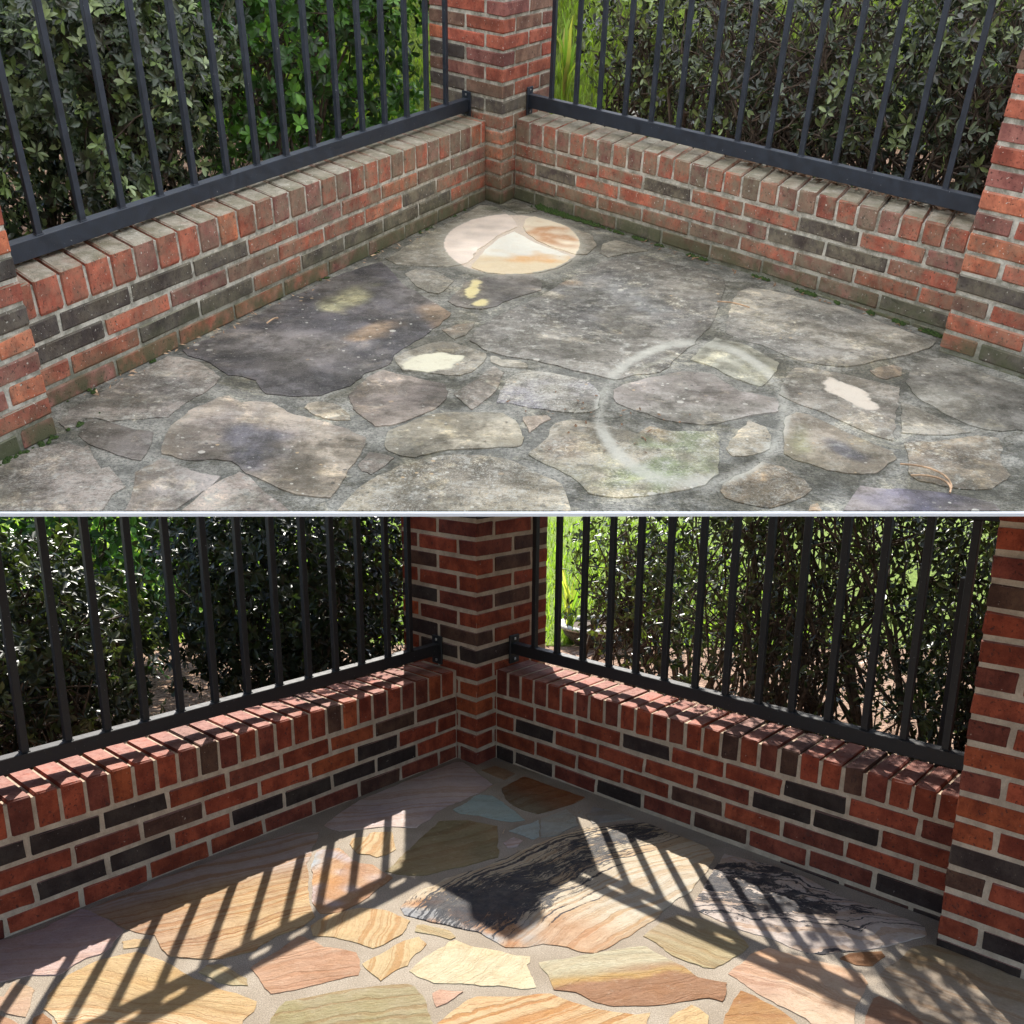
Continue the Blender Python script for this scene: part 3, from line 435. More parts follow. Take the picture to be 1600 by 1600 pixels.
('brown_gray',[(0.979,-1.832),(1.014,-1.801),(1.055,-1.78),(1.075,-1.806),(1.057,-1.853),(1.009,-1.888),(0.989,-1.872)]),
('slate_right',[(1.052,-1.912),(1.092,-1.819),(1.13,-1.75),(1.169,-1.724),(1.209,-1.72),(1.239,-1.762),(1.274,-1.81),(1.326,-1.879),(1.428,-1.981),(1.322,-2.252),(1.241,-2.194),(1.196,-2.204),(1.157,-2.196),(1.135,-2.175),(1.115,-2.153),(1.096,-2.116),(1.079,-2.077),(1.064,-2.038),(1.053,-1.985)]),
('brown_tan',[(0.946,-2.281),(0.974,-2.273),(1.002,-2.278),(1.067,-2.256),(1.125,-2.238),(1.173,-2.25),(1.159,-2.318),(1.13,-2.384),(1.134,-2.445),(1.1,-2.482),(1.069,-2.511),(1.028,-2.519),(0.999,-2.518),(0.96,-2.502),(0.923,-2.482),(0.907,-2.445),(0.933,-2.365)]),
('gray_rough',[(1.005,-2.042),(1.026,-2.061),(1.065,-2.126),(1.097,-2.185),(1.118,-2.213),(1.059,-2.235),(1.006,-2.238),(0.954,-2.227)]),
('slate_blue',[(0.724,-2.632),(0.759,-2.564),(0.783,-2.521),(0.821,-2.522),(0.861,-2.525),(0.913,-2.532),(0.968,-2.538),(1.012,-2.562),(1.047,-2.584),(1.05,-2.615)]),
('orange_bit',[(0.652,-2.636),(0.66,-2.613),(0.677,-2.603),(0.679,-2.634)]),
('mauve_clean',[(-0.357,-0.921),(-0.323,-0.843),(-0.274,-0.698),(-0.176,-0.461),(-0.069,-0.199),(-0.016,-0.202),(0.051,-0.364),(0.073,-0.486),(0.029,-0.559),(-0.006,-0.63),(-0.035,-0.721),(-0.064,-0.802),(-0.087,-0.945),(-0.152,-1.001),(-0.254,-0.997),(-0.319,-0.989)]),
('blue_clean',[(-0.057,-0.891),(-0.042,-0.815),(-0.02,-0.728),(0.016,-0.627),(0.058,-0.556),(0.095,-0.627),(0.129,-0.697),(0.183,-0.762),(0.228,-0.818),(0.251,-0.89),(0.194,-0.982),(0.131,-1.037),(0.051,-1.065),(-0.029,-1.052),(-0.079,-0.994)]),
('rust_clean',[(0.097,-0.386),(0.132,-0.337),(0.184,-0.394),(0.266,-0.474),(0.329,-0.57),(0.337,-0.699),(0.301,-0.811),(0.262,-0.815),(0.23,-0.78),(0.184,-0.738),(0.14,-0.663),(0.108,-0.585),(0.091,-0.493)]),
('gray_rough',[(0.022,-0.227),(0.044,-0.166),(0.07,-0.133),(0.104,-0.169),(0.141,-0.251),(0.112,-0.292),(0.07,-0.307)]),
('gray_rough',[(0.36,-0.681),(0.407,-0.627),(0.464,-0.686),(0.506,-0.752),(0.445,-0.781),(0.366,-0.842),(0.344,-0.792)])]
EL = [ ('cream', -0.1597, -1.85, 13.782, 1.082, 3.654, -16.481),
('yellow', -0.0683, -1.2391, 41.723, -6.092, -15.509, -9.076),
('yellow', -0.039, -1.3528, 32.021, 3.399, 21.69, -22.784),
('white', 0.8785, -1.9756, 11.113, -4.786, -19.793, -9.977),
('white', 0.9089, -2.0279, 31.017, -17.279, -32.851, -7.106),
('straw', -0.4267, -1.3385, 10.667, 2.596, 11.888, -7.268),
('orange', -0.1483, -1.4832, 9.732, -1.317, -11.987, -7.669),
('orange', -0.3322, -1.6329, 10.845, 2.279, 16.028, -13.794),
('moss', 0.4085, -2.4573, 8.059, -0.941, 0.605, -11.188),
('moss', 0.4118, -2.3067, 9.877, -1.121, 0.858, -14.282),
('straw', 0.7054, -2.2889, 31.065, -6.409, 0.558, -9.439),
('orange', 0.3472, -2.2206, 10.641, -2.494, -15.311, -16.632),
('orange2', 0.1643, -2.3562, 14.064, -0.513, 0.667, -11.703),
('white2', 0.3972, -1.2416, 7.951, -1.772, -9.41, -5.797),
('straw', -0.2998, -0.636, 14.185, 2.418, 14.057, -8.582),
('slate', -0.513, -2.3628, 11.755, 1.276, -4.113, -11.969),
('slate', -0.5155, -2.4624, 24.262, 2.762, -4.965, -15.037),
('yellow2', -0.3033, -0.5865, 21.042, 3.565, 20.816, -12.59),
('moss', 0.3362, -2.4929, 9.143, -0.878, 0.634, -10.728),
('orange', 0.5826, -2.4884, 23.909, -2.432, 14.564, -33.864),
('slate', 0.7968, -2.3356, 12.719, -5.432, -19.811, -13.876),
('tan', 1.0038, -2.5023, 18.22, -6.528, -3.848, -25.334),
('slate2', 0.3245, -1.1721, 4.52, -0.651, -2.368, -2.833),
('moss2', 0.0508, -0.2617, 6.983, -0.305, -7.677, -12.975),
('orange', 0.2091, -1.1172, 16.655, -1.468, -9.203, -18.217) ]

# ================================================================ ground
def poly_uv(name, P, pts, z0, z1, mat, parent=None, kind=None, uvmap=True):
    """A slab with the plan outline pts (u, v), from z0 up to z1."""
    n = len(pts); V = [P.UVn([u, v, z1]) for u, v in pts] + [P.UVn([u, v, z0]) for u, v in pts]
    F = [list(range(n)), list(range(2 * n - 1, n - 1, -1))] + [[i, i + n, (i + 1) % n + n, (i + 1) % n] for i in range(n)]
    me = mesh_from(name, V, F, mat)
    bm = bmesh.new(); bm.from_mesh(me); bmesh.ops.recalc_face_normals(bm, faces=bm.faces); bm.to_mesh(me); bm.free()
    if uvmap:
        L = me.uv_layers.new(name='plan'); al = list(pts) + list(pts)
        for lp in me.loops: L.data[lp.index].uv = al[lp.vertex_index]
    return link(name, me, parent=parent) if parent is None else child(name, me, (0, 0, 0), parent)

m, n_ = newmat('pine_mulch'); p_ = n_.pos()
c_ = n_.mix(n_.ramp(n_.noise(p_, 45, 7, 0.75), 0.38, 0.62), (0.16, 0.09, 0.055), (0.62, 0.42, 0.30))
c_ = n_.mix(n_.ramp(n_.noise(p_, 8, 4), 0.5, 0.65, 0, 0.5), c_, (0.35, 0.22, 0.15))
n_.pbr(c_, 0.95, n_.bump(n_.noise(p_, 60, 6, 0.8), 1.0, 0.02), 0.1); M_MULCH = m
m, n_ = newmat('lawn_turf'); p_ = n_.pos()
c_ = n_.mix(n_.ramp(n_.noise(p_, 35, 6, 0.75), 0.35, 0.65), (0.11, 0.16, 0.025), (0.29, 0.385, 0.075))
n_.pbr(c_, 0.9, n_.bump(n_.noise(p_, 90, 6, 0.8), 1.0, 0.02), 0.1); M_LAWN = m

g = poly_uv('ground', LOW, [(-30, -30), (30, -30), (30, 1.55), (-30, 1.55)], -0.3, -0.022, M_MULCH); setp(g, kind='structure')
lawn_low = poly_uv('lawn', LOW, [(-40, 1.55), (40, 1.55), (40, 45), (-40, 45)], -0.3, -0.018, M_LAWN); setp(lawn_low, kind='structure')
pth = poly_uv('path', LOW, [(-12, 3.6), (-3.0, 3.9), (-2.9, 4.3), (-3.1, 4.9), (-12, 5.4)], -0.01, 0.02, M_CAP); setp(pth, kind='structure')

# upper terrace soil: two strips behind its walls, then a grassed bank
ab2 = lambda P, L: [P.uv(a, b) for a, b in L]
so = poly_uv('ground', UPP, ab2(UPP, [(-0.06, -0.06), (2.95, -0.06)]) + [(-4.2, -2.64), (-4.2, 1.42), (0.0, 1.42)], -0.08, -0.02, M_MULCH); setp(so, kind='structure')
so = poly_uv('ground', UPP, [(0.0, 1.42), (4.2, 1.42), (4.2, -2.1)] + ab2(UPP, [(-0.06, 2.75), (-0.06, -0.06)]), -0.08, -0.0205, M_MULCH); setp(so, kind='structure')
def bank():
    nu, nv = 60, 14; V = []; F = []
    for j in range(nv + 1):
        for i in range(nu + 1):
            u = -4.4 + 8.8 * i / nu; t = j / nv; v = 1.22 + 1.25 * t + 0.10 * noise.noise(Vector((u * 1.3, 3, 0)))
            z = -0.03 + 0.92 * t ** 1.15 + 0.05 * noise.noise(Vector((u * 2, t * 3, 1)))
            V.append(UPP.UVn([u, v, z]))
    k = nu + 1
    for j in range(nv):
        for i in range(nu): F.append((j * k + i, j * k + i + 1, (j + 1) * k + i + 1, (j + 1) * k + i))
    N = len(V)                                                    # a solid bank: back wall and base
    for i in range(nu + 1): V.append(UPP.UVn([-4.4 + 8.8 * i / nu, 2.50, 0.45]))
    for i in range(nu + 1): V.append(UPP.UVn([-4.4 + 8.8 * i / nu, 1.22, -0.2]))
    for i in range(nu):
        F.append((nv * k + i, nv * k + i + 1, N + i + 1, N + i)); F.append((N + i, N + i + 1, N + k + i + 1, N + k + i))
        F.append((N + k + i, N + k + i + 1, i + 1, i))
    me = mesh_from('lawn_bank', V, F, M_LAWN, True); o = link('lawn_bank', me); setp(o, kind='structure')
bank()

def grass(P, fn, N, hgt, label):
    rng = np.random.default_rng(5); base = fn(rng, N); N = len(base)
    ang = rng.uniform(0, 2 * np.pi, N); L = hgt * rng.uniform(0.6, 1.3, N); w = hgt * 0.10
    d = np.stack([np.cos(ang), np.sin(ang), np.zeros(N)], 1); q = np.stack([-d[:, 1], d[:, 0], np.zeros(N)], 1)
    up = np.array([0, 0, 1.0]); lean = rng.uniform(0.15, 0.7, N)[:, None]
    a = base - q * w; b = base + q * w; m1 = base + up * (L * 0.55)[:, None] + d * lean * (L * 0.35)[:, None]
    t = base + up * (L * 0.9)[:, None] + d * lean * L[:, None]
    V = np.stack([a, b, m1 + q * w * 0.7, m1 - q * w * 0.7, t], 1).reshape(-1, 3)
    i = np.arange(N)[:, None] * 5; loops = np.concatenate([i + 0, i + 1, i + 2, i + 3, i + 3, i + 2, i + 4], 1).ravel()
    me = mesh_np('grass', P.UVn(V), loops, np.tile([4, 3], N), M_GRASS)
    c = np.array([0.15, 0.21, 0.035]) * rng.uniform(0.6, 1.7, (N, 1)) + np.array([0.06, 0.03, 0]) * rng.uniform(0, 1, (N, 1))
    vcol(me, 'Col', np.repeat(c, 5, 0)); o = link('grass', me); setp(o, label, 'grass', kind='stuff')
grass(LOW, lambda r, N: np.stack([r.uniform(-4.2, 1.6, N), 1.55 + 5.0 * r.uniform(0, 1, N) ** 1.3, np.full(N, -0.02)], 1), 26000, 0.045, 'bright green lawn beyond the hedges behind the clean patio')
def bankpts(r, N):
    u = r.uniform(-2.6, 2.8, N); t = r.uniform(0.0, 0.95, N); 
    return np.stack([u, 1.22 + 1.25 * t, -0.03 + 0.92 * t ** 1.15], 1)
grass(UPP, bankpts, 26000, 0.05, 'bright green grass bank beyond the hedges behind the mossy patio')

# ================================================================ paving
def kindtab():
    # base, second colour, angle of the banding, bands per unit, strength, curvature, stain
    return dict(
        mauve=((.42, .33, .40), (.50, .38, .38), 10, 30, .25, 0, 0), cream_pink=((.75, .62, .46), (.62, .42, .32), 20, 20, .3, 0, 0),
        rust=((.42, .20, .08), (.50, .30, .14), 20, 25, .5, 0, 0), yellow_striped=((.70, .50, .25), (.75, .58, .36), -8, 26, .9, .18, 0),
        cream=((.72, .55, .32), (.66, .5, .3), 20, 20, .3, 0, 0), brown_striped=((.52, .35, .20), (.68, .50, .27), 34, 34, .85, 0, 0.05),
        mottled=((.60, .32, .13), (.44, .36, .34), 60, 12, .5, 1.2, 0.0), cream_lines=((.78, .64, .40), (.72, .55, .32), 86, 40, .8, 0, 0),
        olive=((.25, .22, .12), (.34, .27, .15), 38, 26, .5, 0, 0), mauve_pale=((.42, .37, .43), (.52, .46, .48), 14, 22, .45, 0, 0.05),
        brown=((.24, .16, .11), (.30, .2, .13), 30, 20, .4, 0, 0), blue=((.25, .36, .40), (.34, .45, .47), 20, 15, .2, 0, 0),
        rust_dark=((.24, .115, .05), (.22, .17, .10), 35, 22, .7, 0, 0), blue_pale=((.33, .42, .46), (.38, .45, .48), 20, 12, .2, 0, 0),
        blue_gray=((.29, .35, .38), (.35, .38, .38), 20, 14, .3, 0, 0), stained=((.62, .54, .43), (.70, .62, .49), 46, 30, .55, .55, 0.5),
        blue_dark=((.22, .25, .31), (.3, .3, .3), 20, 14, .3, 0, 0.3), zebra=((.52, .47, .49), (.60, .55, .54), -12, 11, .5, -.42, 0.4),
        olive_pale=((.50, .43, .26), (.60, .52, .33), -40, 26, .45, 0, 0.05), olive_rust=((.52, .46, .31), (.42, .20, .09), 12, 20, .5, 0, 0.02),
        cream_white=((.82, .76, .58), (.78, .66, .44), 60, 22, .15, 0, 0), olive_long=((.42, .38, .20), (.48, .42, .31), 14, 22, .6, 0.1, 0.02),
        salmon=((.60, .36, .24), (.66, .46, .34), 20, 26, .35, 0, 0), pink=((.66, .40, .32), (.70, .48, .38), 20, 20, .2, 0, 0),
        orange_striped=((.76, .58, .36), (.70, .46, .24), 33, 26, 1.0, 0.1, 0), pink_pale=((.68, .47, .38), (.74, .60, .48), -32, 14, .45, 0, 0),
        rust_light=((.50, .27, .10), (.58, .36, .15), 10, 22, .4, 0, 0), yellow=((.68, .48, .31), (.72, .56, .32), 20, 20, .3, 0, 0),
        brown_rust=((.36, .17, .07), (.42, .22, .1), 10, 20, .4, 0, 0), olive_brown=((.42, .36, .31), (.34, .28, .18), -38, 26, .6, 0, 0.06),
        red_brown=((.38, .22, .15), (.45, .28, .2), -20, 20, .3, 0, 0))
KT = kindtab(); SHADE_LIFT = dict(mauve=1.5, mauve_pale=1.6, blue=1.5, blue_pale=1.5, blue_gray=1.5, blue_dark=1.4, brown=1.4, olive=1.3, zebra=1.35, stained=1.12, olive_brown=1.15)  # brightness put into the colour of stones that mostly lie in shade
KU = {k: v for k, v in dict(
    rough_pinkgray=((.30, .27, .25), (.38, .34, .32), 30, 26, .5, 0, .8), dark_rough=((.21, .20, .20), (.30, .27, .25), 30, 20, .5, 0, .5),
    slate_brown=((.28, .26, .24), (.24, .23, .24), 20, 14, .3, 0, .1), slate=((.105, .105, .125), (.175, .168, .175), 38, 18, .6, 0, .04),
    gray_tan=((.34, .31, .31), (.40, .36, .31), -6, 30, .7, 0, .12), tan_pale=((.44, .39, .31), (.38, .35, .3), -20, 20, .3, 0, .2),
    tan_orange=((.42, .34, .25), (.33, .31, .31), 40, 20, .4, 0, .2), pinkish_rough=((.36, .31, .29), (.42, .37, .34), 35, 24, .4, 0, .45),
    mauve_brown=((.30, .265, .255), (.36, .32, .30), -10, 12, .25, 0, .05), oval_pale=((.34, .32, .27), (.30, .29, .25), 10, 14, .2, 0, .3),
    gray_rough=((.30, .29, .26), (.36, .35, .31), 20, 14, .3, 0, .5), dark_yellow=((.16, .16, .165), (.2, .19, .18), 30, 14, .3, 0, .05),
    big_gray=((.175, .172, .165), (.25, .245, .23), 46, 16, .45, 0, .31), gray_light=((.26, .26, .25), (.35, .34, .31), -30, 20, .5, 0, .38),
    green_gray=((.31, .33, .29), (.36, .37, .32), -30, 14, .3, 0, .06), green_mauve=((.33, .33, .31), (.31, .29, .29), 8, 12, .35, 0, .08),
    lichen=((.26, .26, .31), (.36, .35, .29), 20, 12, .2, 0, .95), tan_shard=((.38, .34, .31), (.33, .31, .29), 50, 16, .3, 0, .3),
    gray_pale=((.37, .36, .31), (.35, .34, .3), 0, 12, .2, 0, .2), pink_gray=((.40, .34, .30), (.42, .37, .33), 0, 12, .2, 0, .1),
    gray_long=((.31, .31, .27), (.37, .35, .29), 14, 18, .5, .1, .08), lichen_tan=((.34, .31, .25), (.40, .37, .30), 60, 14, .35, 0, .8),
    lichen_green=((.33, .32, .24), (.40, .37, .31), 25, 12, .3, 0, .65), tan_rough=((.42, .39, .32), (.38, .36, .3), 30, 12, .3, 0, .5),
    lichen_brown=((.36, .30, .20), (.28, .23, .17), 60, 14, .4, 0, .75), brown_yellow=((.36, .33, .24), (.30, .27, .23), -35, 16, .5, 0, .15),
    white_patch=((.30, .285, .26), (.35, .33, .30), -32, 20, .35, 0, .3), brown_gray=((.34, .29, .24), (.36, .31, .27), -10, 12, .2, 0, .1),
    slate_right=((.215, .22, .21), (.28, .285, .27), -35, 20, .6, 0, .05), brown_tan=((.30, .26, .215), (.42, .37, .29), -25, 20, .7, 0, .4),
    slate_blue=((.19, .195, .31), (.27, .25, .26), -5, 12, .3, 0, .05), orange_bit=((.55, .36, .2), (.5, .4, .31), 0, 10, .2, 0, .2),
    mauve_clean=((.25, .24, .20), (.31, .30, .26), 25, 12, .3, 0, .4), blue_clean=((.24, .235, .21), (.30, .29, .26), 10, 12, .3, 0, .35),
    rust_clean=((.25, .23, .19), (.30, .28, .24), 30, 12, .4, 0, .35)).items()}
CLEAN = dict(mauve_clean=(.80, .67, .54), blue_clean=(.84, .80, .66), rust_clean=(.80, .68, .48), gray_rough=(.64, .53, .41), dark_yellow=(.7, .55, .3))
TINT = dict(cream=(.74, .69, .50), yellow=(.70, .59, .28), white=(.72, .63, .50), straw=(.46, .43, .24), orange=(.56, .37, .20), orange2=(.44, .32, .23),
            moss=(.30, .35, .17), slate=(.17, .165, .19), slate2=(.20, .20, .205), white2=(.48, .47, .41), yellow2=(.48, .44, .2), tan=(.46, .39, .29), moss2=(.12, .15, .06))
AMT = dict(cream=1.35, yellow=1.5, white=1.35, straw=.85, orange=.65, orange2=.55, moss=.85, slate=.85, slate2=.55, white2=.6, yellow2=.7, tan=.8, moss2=.8)

def stone(P, kind, poly, floor, idx, T, h, edge):
    rnd = random.Random(idx * 17 + (1 if P is UPP else 0))
    pts = []
    for i in range(len(poly)):
        x0, y0 = poly[i]; x1, y1 = poly[(i + 1) % len(poly)]; L = math.hypot(x1 - x0, y1 - y0); k = max(1, int(L / (h * 0.9)))
        for j in range(k):
            t = j / k; x = x0 + (x1 - x0) * t; y = y0 + (y1 - y0) * t
            e = edge if not (P is UPP and -2.8 < y and y < -2.56 + 0.02) else 0.0
            q = Vector((x * 22, y * 22, idx)); q2 = Vector((x * 85, y * 85, idx + 9))
            pts.append((x + e * (noise.noise(q) + 0.45 * noise.noise(q2)), y + e * (noise.noise(q + Vector((9, 0, 0))) + 0.45 * noise.noise(q2 + Vector((7, 0, 0))))))
    xs = [p[0] for p in pts]; ys = [p[1] for p in pts]; inner = []
    poly_np = np.array(pts)
    gx = np.arange(min(xs) + h / 2, max(xs), h); gy = np.arange(min(ys) + h / 2, max(ys), h * 0.9)
    if len(gx) and len(gy):
        GX, GY = np.meshgrid(gx, gy); GX = GX + (np.arange(len(gy)) % 2)[:, None] * h * 0.5
        Q = np.stack([GX.ravel(), GY.ravel()], 1)
        ins = np.zeros(len(Q), bool); dmin = np.full(len(Q), 9.0)
        for i in range(len(poly_np)):
            A = poly_np[i]; B = poly_np[(i + 1) % len(poly_np)]
            cnd = (A[1] > Q[:, 1]) != (B[1] > Q[:, 1]); den = (B[1] - A[1]) if B[1] != A[1] else 1e-9
            ins ^= cnd & (Q[:, 0] < (B[0] - A[0]) * (Q[:, 1] - A[1]) / den + A[0])
            dd = B - A; tt = np.clip(((Q - A) @ dd) / (dd @ dd + 1e-12), 0, 1); pr = A + tt[:, None] * dd
            dmin = np.minimum(dmin, np.hypot(*(Q - pr).T))
        sel = ins & (dmin > h * 0.45); inner = Q[sel].tolist()
    nb = len(pts); allp = [Vector(p) for p in pts] + [Vector(p) for p in inner]
    vs_, es_, fs_, *_r = geometry.delaunay_2d_cdt(allp, [], [list(range(nb))], 1, 1e-6)
    U = np.array([[v.x, v.y] for v in vs_]); n = len(U)
    c1, c2, ang, freq, strength, curv, rough = T[kind]
    th = math.radians(ang); tx, ty = math.cos(th), math.sin(th)
    c0 = U.mean(0); d = U - c0
    al = d @ np.array([tx, ty]); ac = d @ np.array([-ty, tx])
    s = (ac + curv * al * al) * freq + rnd.uniform(0, 40)
    base = np.array(c1); sec = np.array(c2)
    base, sec = (base * np.array((1.30, 1.20, 1.06)), sec * np.array((1.75, 1.62, 1.42))) if P is UPP else (base * np.array((.68, .64, .56)) * SHADE_LIFT.get(kind, 1), sec * np.array((.73, .685, .61)) * SHADE_LIFT.get(kind, 1))
    nz = np.array([noise.noise(Vector((x * 5, y * 5, idx * 3.1))) for x, y in U]); nz2 = np.array([noise.noise(Vector((x * 17, y * 17, idx))) for x, y in U])
    f = np.clip(0.5 + nz * 1.3 + nz2 * 0.5, 0, 1)[:, None]
    col = base * (1 - f) + sec * f; stain = np.full(n, rough, float); st = np.full(n, strength, float)
    if P is LOW: col, stain, st = low_paint(kind, U, col, stain, st, nz, nz2, ac, al)
    clean = np.tile(np.array(CLEAN.get(kind, (.6, .47, .36))), (n, 1)) * (1 + 0.25 * nz[:, None])
    bare = np.zeros(n)
    if P is UPP:
        for E in EL:
            x = U[:, 0] - E[1]; y = U[:, 1] - E[2]
            r = np.hypot(E[3] * x + E[4] * y, E[5] * x + E[6] * y) + 0.55 * nz2 + 0.35 * nz
            w = (np.clip((1.06 - r) / (0.28 if E[0] in ('cream', 'yellow', 'white') else .6), 0, 1) * AMT[E[0]]).clip(0, 1)[:, None]
            if E[0] in ('cream', 'yellow', 'white') and kind not in ('oval_pale', 'dark_yellow', 'white_patch'): continue
            if E[0] in ('slate', 'slate2') and kind not in ('gray_tan', 'big_gray', 'brown_yellow'): continue
            col = col * (1 - w) + np.array(TINT[E[0]]) * w
            if E[0] in ('cream', 'yellow', 'white'): bare = np.maximum(bare, w[:, 0])
            elif E[0] in ('straw', 'orange', 'slate', 'yellow2'): bare = np.maximum(bare, .45 * w[:, 0])
        if kind == 'rust_clean':
            w = np.clip(1.5 - np.hypot((U[:, 0] - 0.185) / 0.075, (U[:, 1] + 0.60) / 0.11) + nz2 * 1.2, 0, 1)[:, None]
            clean = clean * (1 - w) + np.array((.58, .32, .16)) * w * 1.0
        if kind == 'mauve_clean': clean = clean * (1 + .25 * nz2[:, None])
        if kind == 'blue_clean':
            w = np.clip((-0.02 - (U[:, 1] - (-0.80)) * 1.0) * 14 + nz2 * 1.2, 0, 1)[:, None]
            clean = clean * (1 - w) + np.array((.72, .58, .36)) * w
            w = np.clip(1.3 - np.hypot((U[:, 0] - 0.12) / 0.10, (U[:, 1] + 0.88) / 0.05) + nz2, 0, 1)[:, None]
            clean = clean * (1 - w) + np.array((.75, .45, .2)) * w
    bnd = {i for i in range(nb)}
    topz = 0.0021 if P is LOW else 0.003
    tilt = rnd.uniform(-.0012, .0012), rnd.uniform(-.0012, .0012)
    z = topz + 0.0011 * nz + 0.0007 * nz2 + d @ np.array(tilt)
    cnt = {}
    for fc in fs_:
        for i in range(len(fc)):
            e = tuple(sorted((fc[i], fc[(i + 1) % len(fc)]))); cnt[e] = cnt.get(e, 0) + 1
    border = [e for e, k in cnt.items() if k == 1]; bs = set(i for e in border for i in e)
    for i in bs: z[i] = max(0.0012, z[i] - 0.0005)
    V = [tuple(P.UVn([U[i, 0], U[i, 1], z[i]])) for i in range(n)]; F = [list(fc) for fc in fs_]
    low = {}; dup = {}; ex = []
    for i in sorted(bs):
        dup[i] = len(V); V.append(V[i]); low[i] = len(V); V.append(tuple(P.UVn([U[i, 0], U[i, 1], -0.006]))); ex += [i, i]
    orient = {}
    for fc in fs_:
        for i in range(len(fc)): orient[(fc[i], fc[(i + 1) % len(fc)])] = 1
    for a, b in border:
        if (a, b) in orient: a, b = b, a
        F.append([dup[a], dup[b], low[b], low[a]])
    me = mesh_from('stone', V, F, M_STONE[id(P)], False)
    idxs = np.array(list(range(n)) + ex)
    for poly_ in me.polygons: poly_.use_smooth = len(poly_.vertices) == 3
    L = me.uv_layers.new(name='plan'); li = np.zeros(len(me.loops), np.int32); me.loops.foreach_get('vertex_index', li)
    L.data.foreach_set('uv', U[idxs][li].astype(np.float32).ravel())
    vcol(me, 'Col', col[idxs].clip(0.01, 0.95)); vcol(me, 'Clean', clean[idxs].clip(0.01, 0.95))
    bt = me.attributes.new('Bare', 'FLOAT', 'POINT'); bt.data.foreach_set('value', bare[idxs].astype(np.float32))
    ax = np.stack([s[idxs], st[idxs], stain[idxs]], 1).astype(np.float32)
    at = me.attributes.new('Aux', 'FLOAT_VECTOR', 'POINT'); at.data.foreach_set('vector', ax.ravel())
    me.update()
    return child('stone', me, (0, 0, 0), floor)

def gauss(U, x, y, rx, ry, rot=0):
    c, s = math.cos(math.radians(rot)), math.sin(math.radians(rot)); dx = U[:, 0] - x; dy = U[:, 1] - y
    return np.exp(-(((c * dx + s * dy) / rx) ** 2 + ((-s * dx + c * dy) / ry) ** 2))
def lerp(col, c, w): w = np.clip(w, 0, 1)[:, None]; return col * (1 - w) + np.array(c) * w
def low_paint(kind, U, col, stain, st, nz, nz2, ac, al):
    if kind == 'stained':
        k = gauss(U, 0.17, -0.93, .34, .14, 46) * 0.75 + gauss(U, 0.38, -0.70, .22, .08, 46) * .55 + gauss(U, 0.02, -1.03, .14, .09) * .35 + gauss(U, .46, -.63, .2, .06, 20) * .4
        stain = 0.22 + 0.47 * np.clip(k, 0, 1) ** .8 + .14 * nz2 + .08 * nz
        stain = stain * (1 - .8 * gauss(U, 0.62, -.95, .3, .3)) - .1 * gauss(U, .35, -1.15, .2, .1)
        col = lerp(col, (.42, .21, .09), gauss(U, 0.02, -1.16, .30, .085, -14) * 1.5 * (0.55 + 1.6 * nz2) + gauss(U, -.1, -1.1, .2, .1) * (nz2 * 1.8 + .2))
        col = lerp(col, (.30, .31, .33), np.clip(gauss(U, -0.02, -1.13, .2, .07, -20) * (0.5 - 3.5 * nz2), 0, 1))
        col = lerp(col, (.46, .26, .13), gauss(U, 0.24, -1.18, .08, .10) * .9); st = st * (1 - .8 * gauss(U, -0.05, -1.1, .25, .12))
        col = lerp(col, (.50, .46, .38), gauss(U, 0.40, -.98, .2, .12, 30) * 1.1)
        st = st + .3 * gauss(U, .33, -1.12, .2, .1)
    elif kind == 'zebra':
        k = gauss(U, .62, -.98, .17, .10, -20) + .7 * gauss(U, .70, -.86, .2, .035, -8) + .5 * gauss(U, .78, -1.06, .25, .03, 0)
        stain = .36 + .24 * np.clip(k, 0, 1) + .12 * nz2
    elif kind == 'olive_rust':
        t = ac + .022 * nz2
        col = lerp(col, (.40, .25, .075), np.clip((0.026 - t) / .012, 0, 1)); col = lerp(col, (.26, .125, .055), np.clip((.004 - t) / .010, 0, 1)); st = st * .4
        col = lerp(col, (.42, .38, .26), np.clip((t - .03) / .02, 0, 1))
    elif kind == 'brown_striped':
        col = lerp(col, (.72, .56, .30), np.clip((al - .12) * 5, 0, 1) * np.clip((-ac - .0) * 12, 0, 1) + np.clip((al - .2) * 6, 0, 1) * .3)
        col = lerp(col, (.42, .27, .19), np.clip((-al - .0) * 3, 0, 1)); col = lerp(col, (.45, .38, .36), np.clip((ac - .03) * 14, 0, 1) * .8)
    elif kind == 'mottled':
        col = lerp(col, (.48, .25, .08), np.clip(.3 + nz * 2.5, 0, 1)); col = lerp(col, (.42, .34, .33), np.clip(-.1 - nz2 * 3.0, 0, 1))
        col = lerp(col, (.34, .40, .46), gauss(U, -.365, -.83, .045, .06) * 1.4)
    elif kind == 'rust_dark': col = lerp(col, (.20, .17, .11), np.clip(-al * 8, 0, 1)); col = lerp(col, (.27, .105, .035), np.clip(al * 10 + .5, 0, 1))
    elif kind == 'yellow_striped':
        st = .25 + .75 * np.clip((-ac + .02) * 10, 0, 1) if True else st; col = lerp(col, (.74, .60, .42), np.clip((-ac - .02) * 9, 0, 1))
    elif kind == 'cream_white': col = lerp(col, (.74, .54, .31), np.clip(-(U[:, 0] + .06) * 9 + nz2, 0, 1)); stain = stain + .05
    elif kind == 'pink_pale': col = lerp(col, (.70, .46, .30), gauss(U, .58, -1.24, .12, .04, -35) * 1.2)
    elif kind == 'olive_pale': col = lerp(col, (.34, .27, .17), gauss(U, .42, -1.12, .10, .06) * 1.2)
    return col, stain, st

